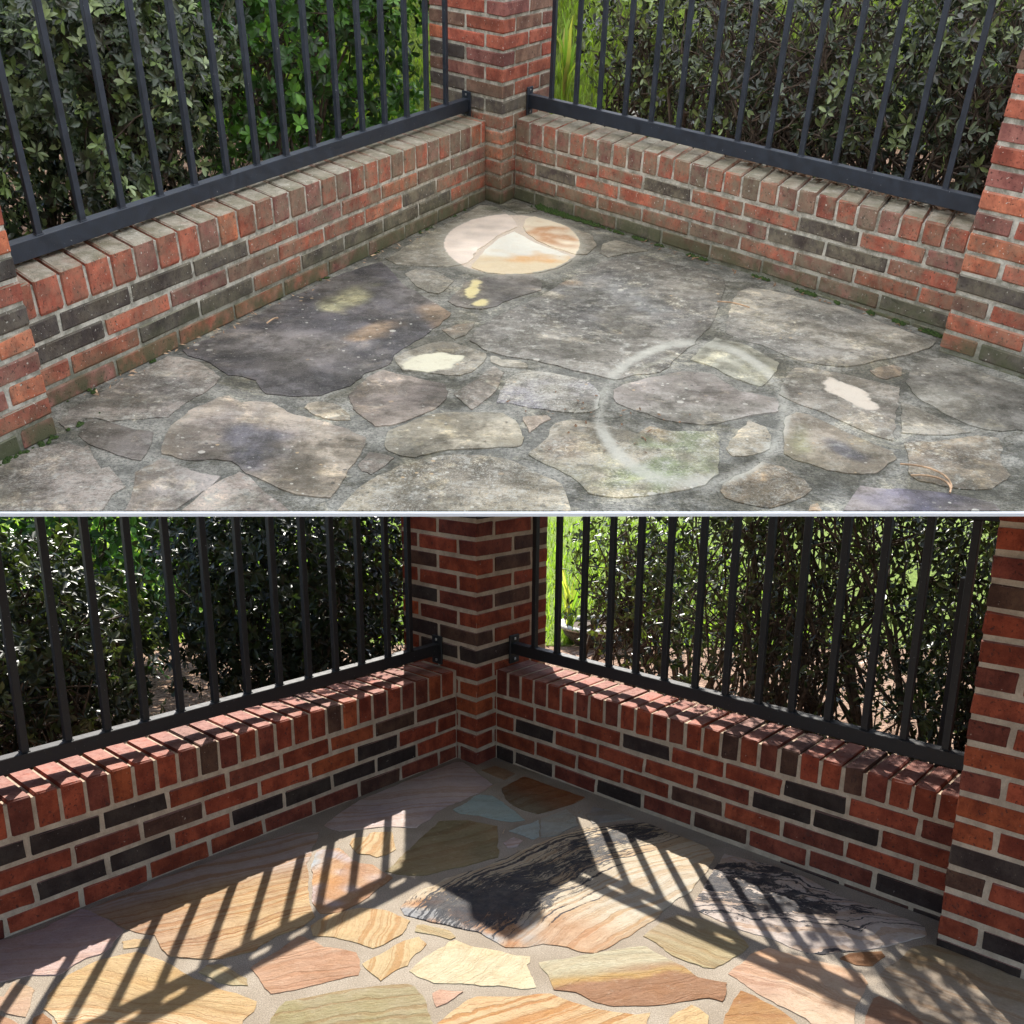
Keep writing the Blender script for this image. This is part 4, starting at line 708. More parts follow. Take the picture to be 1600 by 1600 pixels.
floor_low = poly_uv('patio_floor', LOW, ab2(LOW, [(-.06, -.06), (2.05, -.06)]) + [(-2.0, -3.4), (2.3, -3.4)] + ab2(LOW, [(-.06, 2.0)]), -0.021, 0.0, M_BED[id(LOW)])
setp(floor_low, 'freshly cleaned patio floor of irregular coloured sandstone', kind='structure')
FL, FR = UPP.uv(2.62, 0)[0], None
front = lambda u: -2.7628 + (u + 1.774) * (2.0669 + 1.774) ** -1 * (-2.5639 + 2.7628)
pl = ab2(UPP, [(-.06, -.06)]) + ab2(UPP, [(2.55, -.04)])
floor_upp = poly_uv('patio_floor', UPP, ab2(UPP, [(-.06, -.06), (2.60, -.06)]) + [(-1.55, front(-1.55)), (2.0, front(2.0))] + ab2(UPP, [(-.06, 2.75)]), -0.0065, 0.0, M_BED[id(UPP)])
setp(floor_upp, 'grimy lichen covered patio floor of irregular stone', kind='structure')
poly_e = [(-1.56, front(-1.56) - .008), (2.01, front(2.01) - .008), (2.01, front(2.01) - .0002), (-1.56, front(-1.56) - .0002)]
tr = poly_uv('divider_strip', UPP, poly_e, -0.0065, 0.0004, M_WHITE)  # added strip, stands in for the dividing line between the two views
setp(tr, 'added thin white dividing strip along the open front edge of the mossy terrace', 'edging')
for i, (k, poly) in enumerate(SB): stone(LOW, k, poly, floor_low, i, KT, 0.0115, 0.0055)
for i, (k, poly) in enumerate(ST): stone(UPP, k, poly, floor_upp, i, KU, 0.0125, 0.006)

# ================================================================ brickwork
RGBB = {id(LOW): dict(R=(.275, .058, .027), O=(.36, .082, .030), M=(.185, .048, .029), B=(.10, .050, .033), D=(.044, .031, .026)),
        id(UPP): dict(R=(.49, .142, .088), O=(.60, .20, .105), M=(.33, .135, .11), B=(.25, .145, .105), D=(.085, .074, .070))}
def bc(P, k):
    c = RGBB[id(P)][k]; f = random.uniform(0.78, 1.2); return tuple(x * f * random.uniform(.96, 1.04) for x in c)
def wall(P, side, end, mod, course, rl, rlpitch, rlcols, thick, tilt, label, start):
    """side 'L' runs along a, 'R' along b. course: list of (first joint, colours)."""
    mat = M_BRICK[id(P)]
    mid = (end / 2, -.05) if side == 'L' else (-.05, end / 2)
    w = empty('brick_wall', P.W(mid[0], mid[1], 0), label, 'wall', 'low brick walls of the two patios')
    def B(name, s0, s1, t0, t1, z0, z1, m_, col, bev=.003, jit=.0012):
        if side == 'L': return blk(name, P, s0, s1, t0, t1, z0, z1, m_, w, col, bev, jit)
        return blk(name, P, t0, t1, s0, s1, z0, z1, m_, w, col, bev, jit)
    rec = .0022 if P is LOW else .0038
    me_core = brick_core(P, side, start + .0005, end - .0005, -thick + rec, -rec, -.02, .2655 - rec * 1.1, tilt * 0)
    child('mortar', me_core, (0, 0, 0), w)
    j = .0047
    for ci, (first, cols, zmid) in enumerate(course):
        edges = [start] + [first + mod * i for i in range(60) if first + mod * i < end - .02] + [end]
        edges = [e for e in edges if e >= start]
        for i in range(len(edges) - 1):
            s0 = edges[i] + (j if i else .004); s1 = edges[i + 1] - (j if i < len(edges) - 2 else .003)
            if s1 - s0 < .02: continue
            full = (i > 0 and i < len(edges) - 2)
            sm = (s0 + s1) / 2; zz = zmid + tilt * (sm - .1)
            col = bc(P, cols[i] if i < len(cols) else random.choice('RRRMMBO'))
            if zz < -.015: continue
            o = random.uniform(-.0007, .0009)
            B('brick', s0, s0 + mod - 2 * j if full else s1, -.070 + o, 0 + o, zz - .0200, zz + .0200, mat, col)
            if ci == 0 and False: pass
    k = 0; s = rl
    B('brick', start + .004, rl - j * .9, -thick, .0005, .1955 + tilt * (start - .1), .2655, mat, bc(P, rlcols[0]), .0034, .0009) if rl - start > .03 else None
    k = 1 if rl - start > .03 else 0
    while s < end - .015:
        e = min(s + rlpitch, end); c = rlcols[k] if k < len(rlcols) else random.choice('RRRMRBO')
        z0 = .1955 + tilt * (s - .1); dz = random.uniform(-.0008, .001)
        B('brick', s + j * .85, e - j * .85, -thick + random.uniform(-.001, .001), .0005 + random.uniform(-.001, .001), round(z0, 3), .2655 + round(.003 * s, 3) + 0 * dz, mat, bc(P, c), .0034 if P is LOW else .0045, .0009 if P is LOW else .0013)
        s += rlpitch; k += 1
    return w
def brick_core(P, side, s0, s1, t0, t1, z0, z1, _):
    c = [(s0, t0), (s1, t0), (s1, t1), (s0, t1)]
    if side == 'R': c = [(t, s) for s, t in c]
    V = [P.Wn([a, b, z0]) for a, b in c] + [P.Wn([a, b, z1]) for a, b in c]
    F = [(0, 1, 2, 3), (4, 5, 6, 7), (0, 1, 5, 4), (1, 2, 6, 5), (2, 3, 7, 6), (3, 0, 4, 7)]
    me = mesh_from('mortar', V, F, M_MORT[id(P)]); bm = bmesh.new(); bm.from_mesh(me); bmesh.ops.recalc_face_normals(bm, faces=bm.faces)
    bm.to_mesh(me); bm.free(); return me

LC = ['MBORMRDDDDRM', 'RRDORRBMRDBR', 'RDDDDRDDRRMD', 'MMBMMRRRRMMB']
RC = ['RRRDRRDRM', 'RDRRRMDDR', 'RRRRBRMRR', 'DDMDMBMMD', 'BMBDMBDBD']
RLL = 'ROMMRMROBRRRMRMBMRROMRRMRRRRRMRRBR'; RLR = 'MMRMRRMRMRRRMRRBRMBRRBMRRRM'
Z5 = [.1665, .1175, .069, .0205, -.028]
wall(LOW, 'L', 1.70, .1640, [(f, c, z) for f, c, z in zip((.2696, .1779, .2675, .1719), LC, Z5)], .1005, .0562, RLL, .158, 0.0,
     'low wall of cleaned red and dark brick under the left fence of the clean patio', .0885)
wall(LOW, 'R', 1.497, .1643, [(f, c, z) for f, c, z in zip((.2536, .1704, .2592, .170, .2592), RC, Z5)], .1405, .0539, RLR, .158, 0.013,
     'low wall of cleaned brick, leaf shadows on top, under the right fence of the clean patio', .0885)
wall(UPP, 'L', 2.475, .2420, [(f, c, z) for f, c, z in zip((.4075, .2725, .4045, .2635), LC, Z5)], .158, .0830, RLL, .212, 0.0,
     'low brick wall with grimy grey coping bricks, under the left fence of the mossy patio', .12)
wall(UPP, 'R', 1.995, .2214, [(f, c, z) for f, c, z in zip((.322, .210, .330, .210, .330), RC, Z5)], .170, .0727, RLR, .212, 0.010,
     'low brick wall with moss along its foot, under the right fence of the mossy patio', .0912)

def pier(P, a0, a1, b0, b1, z0, pitch, top, parity, colfn, label, cap, jmin=0):
    """A square brick pier in running bond; the two long bricks face b when (j + parity) is odd."""
    mat = M_BRICK[id(P)]; rec = .0022 if P is LOW else .0038
    o = empty('brick_pier', P.W((a0 + a1) / 2, (b0 + b1) / 2, 0), label, 'brick pillar', 'brick piers of the two patios')
    V = [P.Wn([a, b, z]) for z in (-.02, top) for a, b in ((a0 + rec, b0 + rec), (a1 - rec, b0 + rec), (a1 - rec, b1 - rec), (a0 + rec, b1 - rec))]
    F = [(3, 2, 1, 0), (4, 5, 6, 7), (0, 1, 5, 4), (1, 2, 6, 5), (2, 3, 7, 6), (3, 0, 4, 7)]
    me = mesh_from('mortar', V, F, M_MORT[id(P)]); bm = bmesh.new(); bm.from_mesh(me); bmesh.ops.recalc_face_normals(bm, faces=bm.faces); bm.to_mesh(me); bm.free()
    child('mortar', me, (0, 0, 0), o)
    la, lb = a1 - a0, b1 - b0; w = .2215; jj = .0150; jz = .0046
    j = jmin
    while z0 + j * pitch < top - .03:
        za = z0 + j * pitch + jz; zb = z0 + (j + 1) * pitch - jz
        ssb = (j + parity) % 2 == 1
        if ssb:
            L = [('a1_lo', 1 - w, 1, 0, .5 - jj), ('a1_hi', 1 - w, 1, .5 + jj, 1), ('a0_lo', 0, w, 0, .5 - jj), ('a0_hi', 0, w, .5 + jj, 1),
                 ('b1_mid', w + 2 * jj, 1 - w - 2 * jj, 1 - w, 1), ('b0_mid', w + 2 * jj, 1 - w - 2 * jj, 0, w)]
        else:
            L = [('b1_lo', 0, .5 - jj, 1 - w, 1), ('b1_hi', .5 + jj, 1, 1 - w, 1), ('b0_lo', 0, .5 - jj, 0, w), ('b0_hi', .5 + jj, 1, 0, w),
                 ('a1_mid', 1 - w, 1, w + 2 * jj, 1 - w - 2 * jj), ('a0_mid', 0, w, w + 2 * jj, 1 - w - 2 * jj)]
        for tag, p0, p1, q0, q1 in L:
            k = colfn(j, tag) or random.choice('RRRMRMOBRD')
            o2 = random.uniform(-.0006, .0006)
            blk('brick', P, a0 + p0 * la + o2, a0 + p1 * la + o2, b0 + q0 * lb, b0 + q1 * lb, max(za, -.004), zb, mat, o, bc(P, k))
        j += 1
    if cap:
        cs = .02; V = []
        def frustum(nm, m0, m1, h0, h1):
            ca, cb = (a0 + a1) / 2, (b0 + b1) / 2; V = []
            for mm, h in ((m0, h0), (m1, h1)):
                for sa, sb in ((-1, -1), (1, -1), (1, 1), (-1, 1)): V.append(P.Wn([ca + sa * mm * la / 2, cb + sb * mm * lb / 2, h]))
            me = mesh_from(nm, V, [(3, 2, 1, 0), (4, 5, 6, 7), (0, 1, 5, 4), (1, 2, 6, 5), (2, 3, 7, 6), (3, 0, 4, 7)], M_CAP); child(nm, me, (0, 0, 0), o)
        frustum('cap_stone', 1.02, 1.02, top + .0006, top + .035); frustum('finial', .36, .35, top + .0356, top + cap)
    return o
CP = {14: 'DRR', 13: 'MRR', 12: 'MRB', 11: 'RBB', 10: 'RRR', 9: 'MDB', 8: 'RMR', 7: 'BDR', 6: 'DDM', 5: 'RRR', 4: 'OOO', 3: 'ORR', 2: 'RRR', 1: 'RMM', 0: 'MMM'}
def corner_cols(j, tag):
    t = CP.get(j)
    if not t: return None
    m_ = {'a1_hi': 0, 'a1_lo': 1, 'b1_mid': 2} if j % 2 else {'b1_hi': 0, 'a1_mid': 1, 'b1_lo': 2}
    return t[m_[tag]] if tag in m_ else None
RP = {-1: 'DDD', 0: 'RDM', 1: 'RBR', 2: 'BRR', 3: 'DRR', 4: 'ORR', 5: 'ORR', 6: 'MRR', 7: 'ORR', 8: 'MRR', 9: 'RRR', 10: 'MMR', 11: 'RRR', 12: 'RMR', 13: 'BBR', 14: 'MRR', 15: 'RRR'}
def right_cols(j, tag):
    t = RP.get(j)
    if not t: return None
    m_ = {'a1_lo': 0, 'a1_hi': 1, 'b0_mid': 2} if j % 2 else {'b0_hi': 0, 'a1_mid': 1, 'b1_hi': 2}
    return t[m_[tag]] if tag in m_ else None
LP = {0: 'MD', 1: 'RR', 2: 'OM', 3: 'MR', 4: 'OR', 5: 'DR', 6: 'RM', 7: 'DR', 8: 'OR', 9: 'RR'}
def left_cols(j, tag):
    t = LP.get(j)
    if not t: return None
    m_ = {'b1_lo': 0, 'b1_hi': 1} if j % 2 else {'a0_hi': 0, 'b1_mid': 1}
    return t[m_[tag]] if tag in m_ else None
pier(LOW, -.2545, .0885, -.2545, .0885, -.0055, .0494, 1.0, 0, corner_cols, 'clean red brick corner pier between the two black fences of the sunlit patio', .31)
pier(LOW, -.236, .107, 1.4975, 1.8405, .0235, .0488, 1.0, 0, right_cols, 'clean red brick pier at the right edge of the sunlit patio', .31, -1)
pier(LOW, 1.7005, 2.0435, -.2545, .0885, -.0055, .0494, 1.0, 0, lambda j, t: None, 'clean red brick pier at the far left end of the sunlit patio wall', .31)
pier(UPP, -.32, .12, -.3427, .0912, -.0013, .0484, 1.30, 0, corner_cols, 'weathered brick corner pier with dirty mortar behind the scrubbed disc', 0)
pier(UPP, -.30, .132, 1.9955, 2.4585, .007, .0493, 1.30, 0, right_cols, 'weathered brick pier at the right edge of the mossy patio', 0, -1)
pier(UPP, 2.4755, 2.915, -.33, .122, -.0043, .0469, 1.30, 1, left_cols, 'weathered brick pier at the left edge of the mossy patio', 0)

# ================================================================ fences
def box_me(P, a0, a1, b0, b1, z0, z1, mat):
    return brick_mesh(P, a1 - a0, b1 - b0, z1 - z0, mat, .0012, 0, 1)
def fence(P, side, off, s0, s1, bars, bw, rz0, rz1, top, label):
    mat = M_METAL[id(P)]
    mid = (s0 + s1) / 2; loc = P.W(mid, off, rz0) if side == 'L' else P.W(off, mid, rz0)
    f = empty('metal_fence', loc, label, 'fence', 'black metal fences on the low walls')
    def B(name, x0, x1, w, z0, z1, parent=None, m_=None, o_=0.0, bev=.0012):
        parent = parent or f
        if side == 'L': return blk(name, P, x0, x1, off + o_ - w / 2, off + o_ + w / 2, z0, z1, m_ or mat, parent, None, bev, 0, 1)
        return blk(name, P, off + o_ - w / 2, off + o_ + w / 2, x0, x1, z0, z1, m_ or mat, parent, None, bev, 0, 1)
    rw = bw * 1.75
    B('bottom_rail', s0 + .006, s1 - .004, rw, rz0, rz1)
    t0, t1, t2, t3 = top
    B('lower_top_rail', s0 + .004, s1 - .004, rw, t0, t1); B('upper_top_rail', s0 + .004, s1 - .004, rw, t2, t3)
    for x in bars:
        br_ = B('bar', x - bw / 2, x + bw / 2, bw, rz1 + .0003, t0 - .0003)
        B('weld', x - bw * .62, x + bw * .62, bw * 1.22, rz1 - .0004, rz1 + .0022, br_, None, 0, .0009)
    # brackets at both ends with a bolt
    for x0, x1 in ((s0 + .0006, s0 + .007), (s1 - .0065, s1 - .0006)):
        br = B('bracket', x0, x1, rw * 1.55, rz0 - .028, rz1 + .022)
        xb = (x1 + .002) if x0 < mid else (x0 - .002)
        for zz in (rz1 + .012, rz0 - .016): B('bolt', xb - .002, xb + .002, .007, zz - .0035, zz + .0035, br, M_BOLT, 0, .0008)
    # ring frieze between the two top rails: one pierced plate per gap
    hh = (t2 - t1) / 2; zc = (t1 + t2) / 2; xs = sorted(bars); gaps = list(zip(xs[:-1], xs[1:]))
    for g0, g1 in gaps:
        c = (g0 + g1) / 2; wd = (g1 - g0) / 2; r = hh * .88; N = 16; V = []; F = []
        for t_ in (-.004, .004):
            for i in range(N):
                an = 2 * math.pi * (i + .5) / N; ca, sa = math.cos(an), math.sin(an)
                k = min(wd / max(1e-6, abs(ca)), hh / max(1e-6, abs(sa)))
                for rr_ in (r, k):
                    q = (c + ca * rr_, zc + sa * rr_); ab_ = (q[0], off + t_) if side == 'L' else (off + t_, q[0])
                    V.append(P.Wn([ab_[0], ab_[1], q[1]]))
        for i in range(N):
            k = (i + 1) % N; a, b, c2, d = 2 * i, 2 * i + 1, 2 * k + 1, 2 * k
            F += [(a, b, c2, d), (d + 2 * N, c2 + 2 * N, b + 2 * N, a + 2 * N), (a, d, d + 2 * N, a + 2 * N), (b, b + 2 * N, c2 + 2 * N, c2)]
        child('ring_panel', mesh_from('ring_panel', V, F, mat), (0, 0, 0), f)
    return f
BLb = [0.2122, 0.3027, 0.4063, 0.5034, 0.5991, 0.6974, 0.7982, 0.8952, 0.9928, 1.0871, 1.1821, 1.2743, 1.3701, 1.4665, 1.563, 1.655]
BRb = [0.1796, 0.2722, 0.3719, 0.4694, 0.565, 0.6623, 0.7614, 0.8548, 0.9504, 1.0428, 1.1378, 1.2299, 1.321, 1.4142]
TLb = [0.2889, 0.4326, 0.5748, 0.7248, 0.8667, 1.0112, 1.1568, 1.2999, 1.4461, 1.5867, 1.7286, 1.8699, 2.0147, 2.1551, 2.2977, 2.43]
TRb = [0.2166, 0.349, 0.4713, 0.6002, 0.7274, 0.8539, 0.9848, 1.1114, 1.2378, 1.3664, 1.494, 1.6177, 1.7434, 1.8698]
fence(LOW, 'L', -.085, .0885, 1.7005, BLb, .0165, .297, .3285, (.785, .805, .868, .888), 'black metal bar fence along the left wall of the clean patio')
fence(LOW, 'R', -.085, .0885, 1.4975, BRb, .0165, .299, .3305, (.788, .808, .871, .891), 'black metal bar fence along the right wall of the clean patio, leafy hedge behind')
fence(UPP, 'L', -.115, .12, 2.4755, TLb, .0195, .281, .3205, (1.16, 1.18, 1.235, 1.255), 'blue black metal bar fence along the left wall of the mossy patio')
fence(UPP, 'R', -.115, .0912, 1.9955, TRb, .0190, .290, .3325, (1.16, 1.18, 1.235, 1.255), 'blue black metal bar fence along the right wall of the mossy patio')
ps = box_me(LOW, -.012, .012, -.012, .012, 0, .66, M_METAL[id(LOW)])
o = link('fence_post', ps, LOW.W(-.33, 1.345, .31)); setp(o, 'dark square post standing in the hedge just behind the last bars of the right fence', 'post')

# ================================================================ planting
def tube(V, F, pts, rad, ns=5):
    base = len(V); n = len(pts)
    for i, p in enumerate(pts):
        t = (pts[min(i + 1, n - 1)] - pts[max(i - 1, 0)]); t = t / (np.linalg.norm(t) + 1e-9)
        r = np.cross(t, [.3, .9, .2]); r /= np.linalg.norm(r) + 1e-9; q = np.cross(t, r)
        for k in range(ns):
            an = 2 * np.pi * k / ns; V.append(p + (r * np.cos(an) + q * np.sin(an)) * rad[i])
    for i in range(n - 1):
        for k in range(ns):
            a = base + i * ns + k; b = base + i * ns + (k + 1) % ns; F.append((a, b, b + ns, a + ns))

def rosettes(P, C, D, per, ll, lw, rng, cols, mat, name, flat=0.35):
    """Whorls of small folded leaves: C centres, D twig directions, all in metres of the place's own frame."""
    N = len(C) * per
    c = np.repeat(C, per, 0); ax = np.repeat(D, per, 0)
    r = rng.normal(size=(N, 3)); r -= (r * ax).sum(1)[:, None] * ax; r /= np.linalg.norm(r, axis=1)[:, None] + 1e-9
    t = ax * rng.uniform(flat * .3, flat * 2.2, (N, 1)) + r; t /= np.linalg.norm(t, axis=1)[:, None]
    s = np.cross(t, ax); s /= np.linalg.norm(s, axis=1)[:, None] + 1e-9; nrm = np.cross(s, t)
    L = ll * rng.uniform(.6, 1.25, (N, 1)); W = lw * L / ll * rng.uniform(.8, 1.15, (N, 1))
    b0 = c + t * L * .05; 
    f_ = .28
    Vt = [b0, b0 + t * L * .35 + s * W * .42 + nrm * W * f_ * .4, b0 + t * L * .72 + s * W * .44 + nrm * W * f_ * .3, b0 + t * L - nrm * L * .10,
          b0 + t * L * .72 - s * W * .44 + nrm * W * f_ * .3, b0 + t * L * .35 - s * W * .42 + nrm * W * f_ * .4, b0 + t * L * .55 - nrm * W * .12]
    V = np.stack(Vt, 1).reshape(-1, 3); i = np.arange(N)[:, None] * 7
    fl = np.concatenate([i, i + 1, i + 6, i + 1, i + 2, i + 3, i + 6, i, i + 6, i + 5, i + 6, i + 3, i + 4, i + 5], 1).ravel()
    sz = np.tile([3, 4, 3, 4], N)
    me = mesh_np(name, V, fl, sz, mat, False)
    k = rng.integers(0, len(cols), len(C)); cc = np.repeat(np.array(cols)[k], per, 0) * rng.uniform(.7, 1.35, (N, 1))
    vcol(me, 'Col', np.repeat(cc, 7, 0).clip(0, 1)); return me

def bush(P, name, label, ctr, rad, nros, per, ll, lw, cols, seed, stems, shell=.55, low_gap=.2, mat=None, up=0.35, cat='hedge', cut=None):
    rng = np.random.default_rng(seed)
    o = empty(name, P.W(ctr[0], ctr[1], -.02), label, cat, 'hedge plants behind the fences')
    pts = []
    while len(pts) < nros:
        q = rng.uniform(-1, 1, 3); r = (np.abs(q) ** 3.2).sum() ** (1 / 3.2)
        if r > 1 or r < shell * rng.uniform(0, 1.25): continue
        lump = noise.noise(Vector((q[0] * 2.3 + seed, q[1] * 2.3, q[2] * 2.3))) + .5 * noise.noise(Vector((q[0] * 5 + seed, q[1] * 5, q[2] * 5)))
        if r > .86 + .28 * lump or lump < -.42: continue
        if q[2] < -.35 and rng.uniform() < low_gap + .5 * (-q[2] - .35): continue
        a, b, z = ctr[0] + q[0] * rad[0], ctr[1] + q[1] * rad[1], ctr[2] + q[2] * rad[2]
        if z < .0 or (cut and cut(a, b, z)): continue
        pts.append((a, b, z, q[0], q[1], q[2]))
    A = np.array(pts); C = P.Wn(A[:, :3]); Q = A[:, 3:] @ P.M; Q /= np.linalg.norm(Q, axis=1)[:, None] + 1e-9
    D = Q * .7 + np.array(list(P.up)) * up + rng.normal(size=Q.shape) * .45; D /= np.linalg.norm(D, axis=1)[:, None]
    me = rosettes(P, C, D, per, ll * P.U, lw * P.U, rng, cols, mat or M_LEAF, 'foliage')
    lf = child('foliage', me, (0, 0, 0), o); setp(lf, kind='stuff')
    V = []; F = []
    for k in range(stems):
        base = np.array([ctr[0] + rng.uniform(-.55, .55) * rad[0], ctr[1] + rng.uniform(-.8, .8) * rad[1], -.025])
        for _ in range(3):
            tgt = A[rng.integers(len(A)), :3]; n = 7; r0 = rng.uniform(.004, .010) if stems > 10 else .008
            pp = []
            for i in range(n):
                t = i / (n - 1); p = base * (1 - t) + tgt * t; p[2] = base[2] + (tgt[2] - base[2]) * t ** .8
                p = p + rng.normal(size=3) * .034 * math.sin(math.pi * t); pp.append(P.Wn(p))
            tube(V, F, np.array(pp), [r0 * P.U * (1 - .8 * i / (n - 1)) for i in range(n)])
            for __ in range(5):
                i = rng.integers(2, n - 1); st = np.array(pp[i]); tg = P.Wn(A[rng.integers(len(A)), :3])
                if np.linalg.norm(tg - st) > .35 * P.U: tg = st + (tg - st) * (.3 * P.U / np.linalg.norm(tg - st))
                q2 = [st * (1 - t) + tg * t + rng.normal(size=3) * .022 * P.U * math.sin(math.pi * t) for t in (0, .35, .7, 1)]
                tube(V, F, np.array(q2), [r0 * P.U * .42, r0 * P.U * .34, r0 * P.U * .25, r0 * P.U * .12], 4)
    child('branches', mesh_from('branches', V, F, M_BARK, True), (0, 0, 0), o)
    return o
G_OLIVE = [(.035, .046, .02), (.027, .037, .017), (.052, .066, .024), (.022, .03, .015), (.10, .12, .04)]
G_GREY = [(.34, .42, .20), (.045, .065, .035), (.08, .11, .055), (.03, .042, .025), (.13, .17, .085), (.08, .085, .055), (.20, .28, .09), (.055, .08, .042)]
G_GREYD = [(.05, .065, .04), (.035, .045, .03), (.11, .14, .075), (.06, .06, .045), (.20, .25, .10)]
G_DEEP = [(.04, .10, .025), (.06, .15, .03), (.09, .22, .04), (.15, .34, .05), (.03, .06, .02)]
G_DARK = [(.018, .027, .013), (.026, .04, .015), (.034, .05, .02), (.015, .023, .012)]
# clean patio, left to corner
bush(LOW, 'hedge_bush', 'dark dense leafy bush behind the left fence, nearest the corner pier of the clean patio', (.12, -.78, .42), (.54, .50, .50), 4600, 7, .028, .0125, G_DARK, 3, 14, cut=lambda a, b, z: z > .82 + .9 * (-.36 - b) or (b > -.28) or a > .68 + .1 * z)
bush(LOW, 'hedge_bush', 'sunlit olive bush with pale tips behind the middle of the clean patio left fence', (1.14, -.76, .32), (.40, .38, .37), 2600, 7, .027, .011, G_OLIVE, 11, 14, low_gap=.45)
bush(LOW, 'hedge_bush', 'sunlit glossy bush behind the left end of the left fence of the clean patio', (1.82, -.74, .29), (.42, .40, .36), 2800, 7, .027, .011, G_OLIVE, 12, 14)
bush(LOW, 'hedge_bush', 'bright green tall bush far behind the left fence of the clean patio', (.5, -1.75, .5), (.8, .45, .55), 1800, 7, .04, .018, G_DEEP, 15, 8)
R_CUT = lambda a, b, z: (b < .36 and z > .64) or a > -.30 or (b > .98 and z > .86)
bush(LOW, 'hedge_bush', 'twiggy sparse bush with small glossy leaves behind the middle of the clean patio right fence', (-.70, .76, .80), (.40, .62, .86), 4700, 4, .025, .0095, G_OLIVE, 21, 24, shell=.15, up=.2, cut=R_CUT)
bush(LOW, 'hedge_bush', 'twiggy small leaved bush beside the right pier, behind the right fence of the clean patio', (-.74, 1.48, .46), (.42, .42, .52), 3900, 4, .025, .0095, G_OLIVE, 22, 20, shell=.35, up=.2, cut=R_CUT)
bush(LOW, 'hedge_bush', 'loose sprays of small leaves beside the planter behind the clean patio right fence', (-.85, .10, .40), (.30, .34, .34), 900, 4, .025, .0095, G_OLIVE + [(.2, .26, .05)], 24, 12, shell=.1, up=.3)
bush(UPP, 'hedge_bush', 'loose sprays of leaves beside the planter behind the mossy patio right fence', (-1.15, .28, .42), (.40, .42, .42), 900, 5, .034, .013, G_GREYD + [(.3, .4, .1)], 44, 14, shell=.1, mat=M_LEAFT, up=.3)
bush(LOW, 'hedge_bush', 'twiggy bush behind the right pier of the clean patio', (-.8, 2.2, .46), (.42, .4, .52), 900, 4, .030, .011, G_OLIVE, 23, 10, shell=.35, up=.2)
# mossy patio
bush(UPP, 'hedge_bush', 'bright green glossy bush behind the left fence, nearest the corner pier of the mossy patio', (.36, -1.02, .50), (.86, .52, .62), 3200, 7, .038, .018, G_DEEP, 31, 12)
bush(UPP, 'hedge_bush', 'grey green bush with leaf whorls behind the middle of the mossy patio left fence', (1.55, -.98, .40), (.56, .50, .52), 4600, 8, .029, .0125, G_GREY, 32, 16, mat=M_LEAFT, low_gap=.45)
bush(UPP, 'hedge_bush', 'grey green bush with leaf whorls behind the left end of the mossy patio left fence', (2.55, -.95, .38), (.58, .50, .52), 4600, 8, .029, .0125, G_GREY, 33, 16, mat=M_LEAFT)
bush(UPP, 'hedge_bush', 'twiggy grey green bush behind the middle of the right fence of the mossy patio', (-.98, 1.10, .50), (.58, .74, .60), 2700, 5, .031, .012, G_GREYD, 41, 42, shell=.3, mat=M_LEAFT, up=.25)
bush(UPP, 'hedge_bush', 'dark twiggy bush beside the right pier, behind the right fence of the mossy patio', (-.95, 2.02, .48), (.55, .62, .58), 3000, 5, .031, .012, G_GREYD, 42, 42, shell=.3, mat=M_LEAFT, up=.25)

def strap(P, u, v, z, n, hgt, label, seed):
    rng = random.Random(seed); o = empty('iris_plant', P.UVn([u, v, z]), label, 'plant')
    for k in range(n):
        an = rng.uniform(0, 6.28); le = rng.uniform(.05, .35) * hgt; h = hgt * rng.uniform(.7, 1.1); w = .012; V = []; F = []
        for i in range(6):
            t = i / 5; cx = u + math.cos(an) * le * t ** 2 + rng.uniform(-.01, .01); cy = v + math.sin(an) * le * t ** 2; zz = z + h * t * (1 - .25 * t)
            ww = w * (1 - t) ** .5 + .0006
            V += [P.UVn([cx - ww * math.sin(an), cy + ww * math.cos(an), zz]), P.UVn([cx + .003, cy, zz + .002]), P.UVn([cx + ww * math.sin(an), cy - ww * math.cos(an), zz])]
            if i: 
                q = 3 * i; F += [(q - 3, q - 2, q + 1, q), (q - 2, q - 1, q + 2, q + 1)]
        me = mesh_from('leaf', V, F, M_GRASS); vcol(me, 'Col', np.tile(rng.choice([(.28, .36, .06), (.38, .40, .09), (.20, .30, .05), (.45, .38, .12)]), (len(V), 1)))
        child('leaf', me, (0, 0, 0), o)
strap(LOW, .36, 1.62, -.02, 14, .42, 'yellow green strap leaved plant by the stone planter behind the clean patio', 1)
strap(UPP, .30, 1.42, .08, 14, .46, 'yellow green strap leaved plant behind the corner of the mossy patio', 2)
def planter(P, u, v, z, r, h, label):
    o = empty('stone_planter', P.UVn([u, v, z]), label, 'planter')
    def lathe(nm, prof, mat, N=28):
        V = [P.UVn([u + rr * math.cos(2 * math.pi * i / N), v + rr * math.sin(2 * math.pi * i / N), z + zz]) for rr, zz in prof for i in range(N)]
        F = [(k * N + i, k * N + (i + 1) % N, (k + 1) * N + (i + 1) % N, (k + 1) * N + i) for k in range(len(prof) - 1) for i in range(N)]
        child(nm, mesh_from(nm, V, F, mat, True), (0, 0, 0), o)
    lathe('bowl', [(r * .5, 0), (r * .62, h * .15), (r * .86, h * .55), (r * .93, h * .84), (r * .9, h * .84), (r * .1, h * .8)], M_BARK)
    lathe('rim', [(r * .88, h * .845), (r * 1.02, h * .87), (r * 1.04, h * .96), (r * .98, h), (r * .86, h), (r * .84, h * .9)], M_CAP)
ge = box_me(UPP, -.05, .05, -.30, .30, 0, .07, M_WHITE)
o = link('garden_edging', ge, UPP.UVn([-2.20, 1.80, .36])); setp(o, 'white edging block on the grass bank at the top left behind the mossy patio', 'edging')
planter(LOW, .50, 1.62, -.04, .19, .11, 'low round planter with pale rim behind the bars right of the clean patio corner')
planter(UPP, .46, 1.32, -.02, .19, .11, 'low round planter with pale rim behind the bars right of the mossy patio corner')

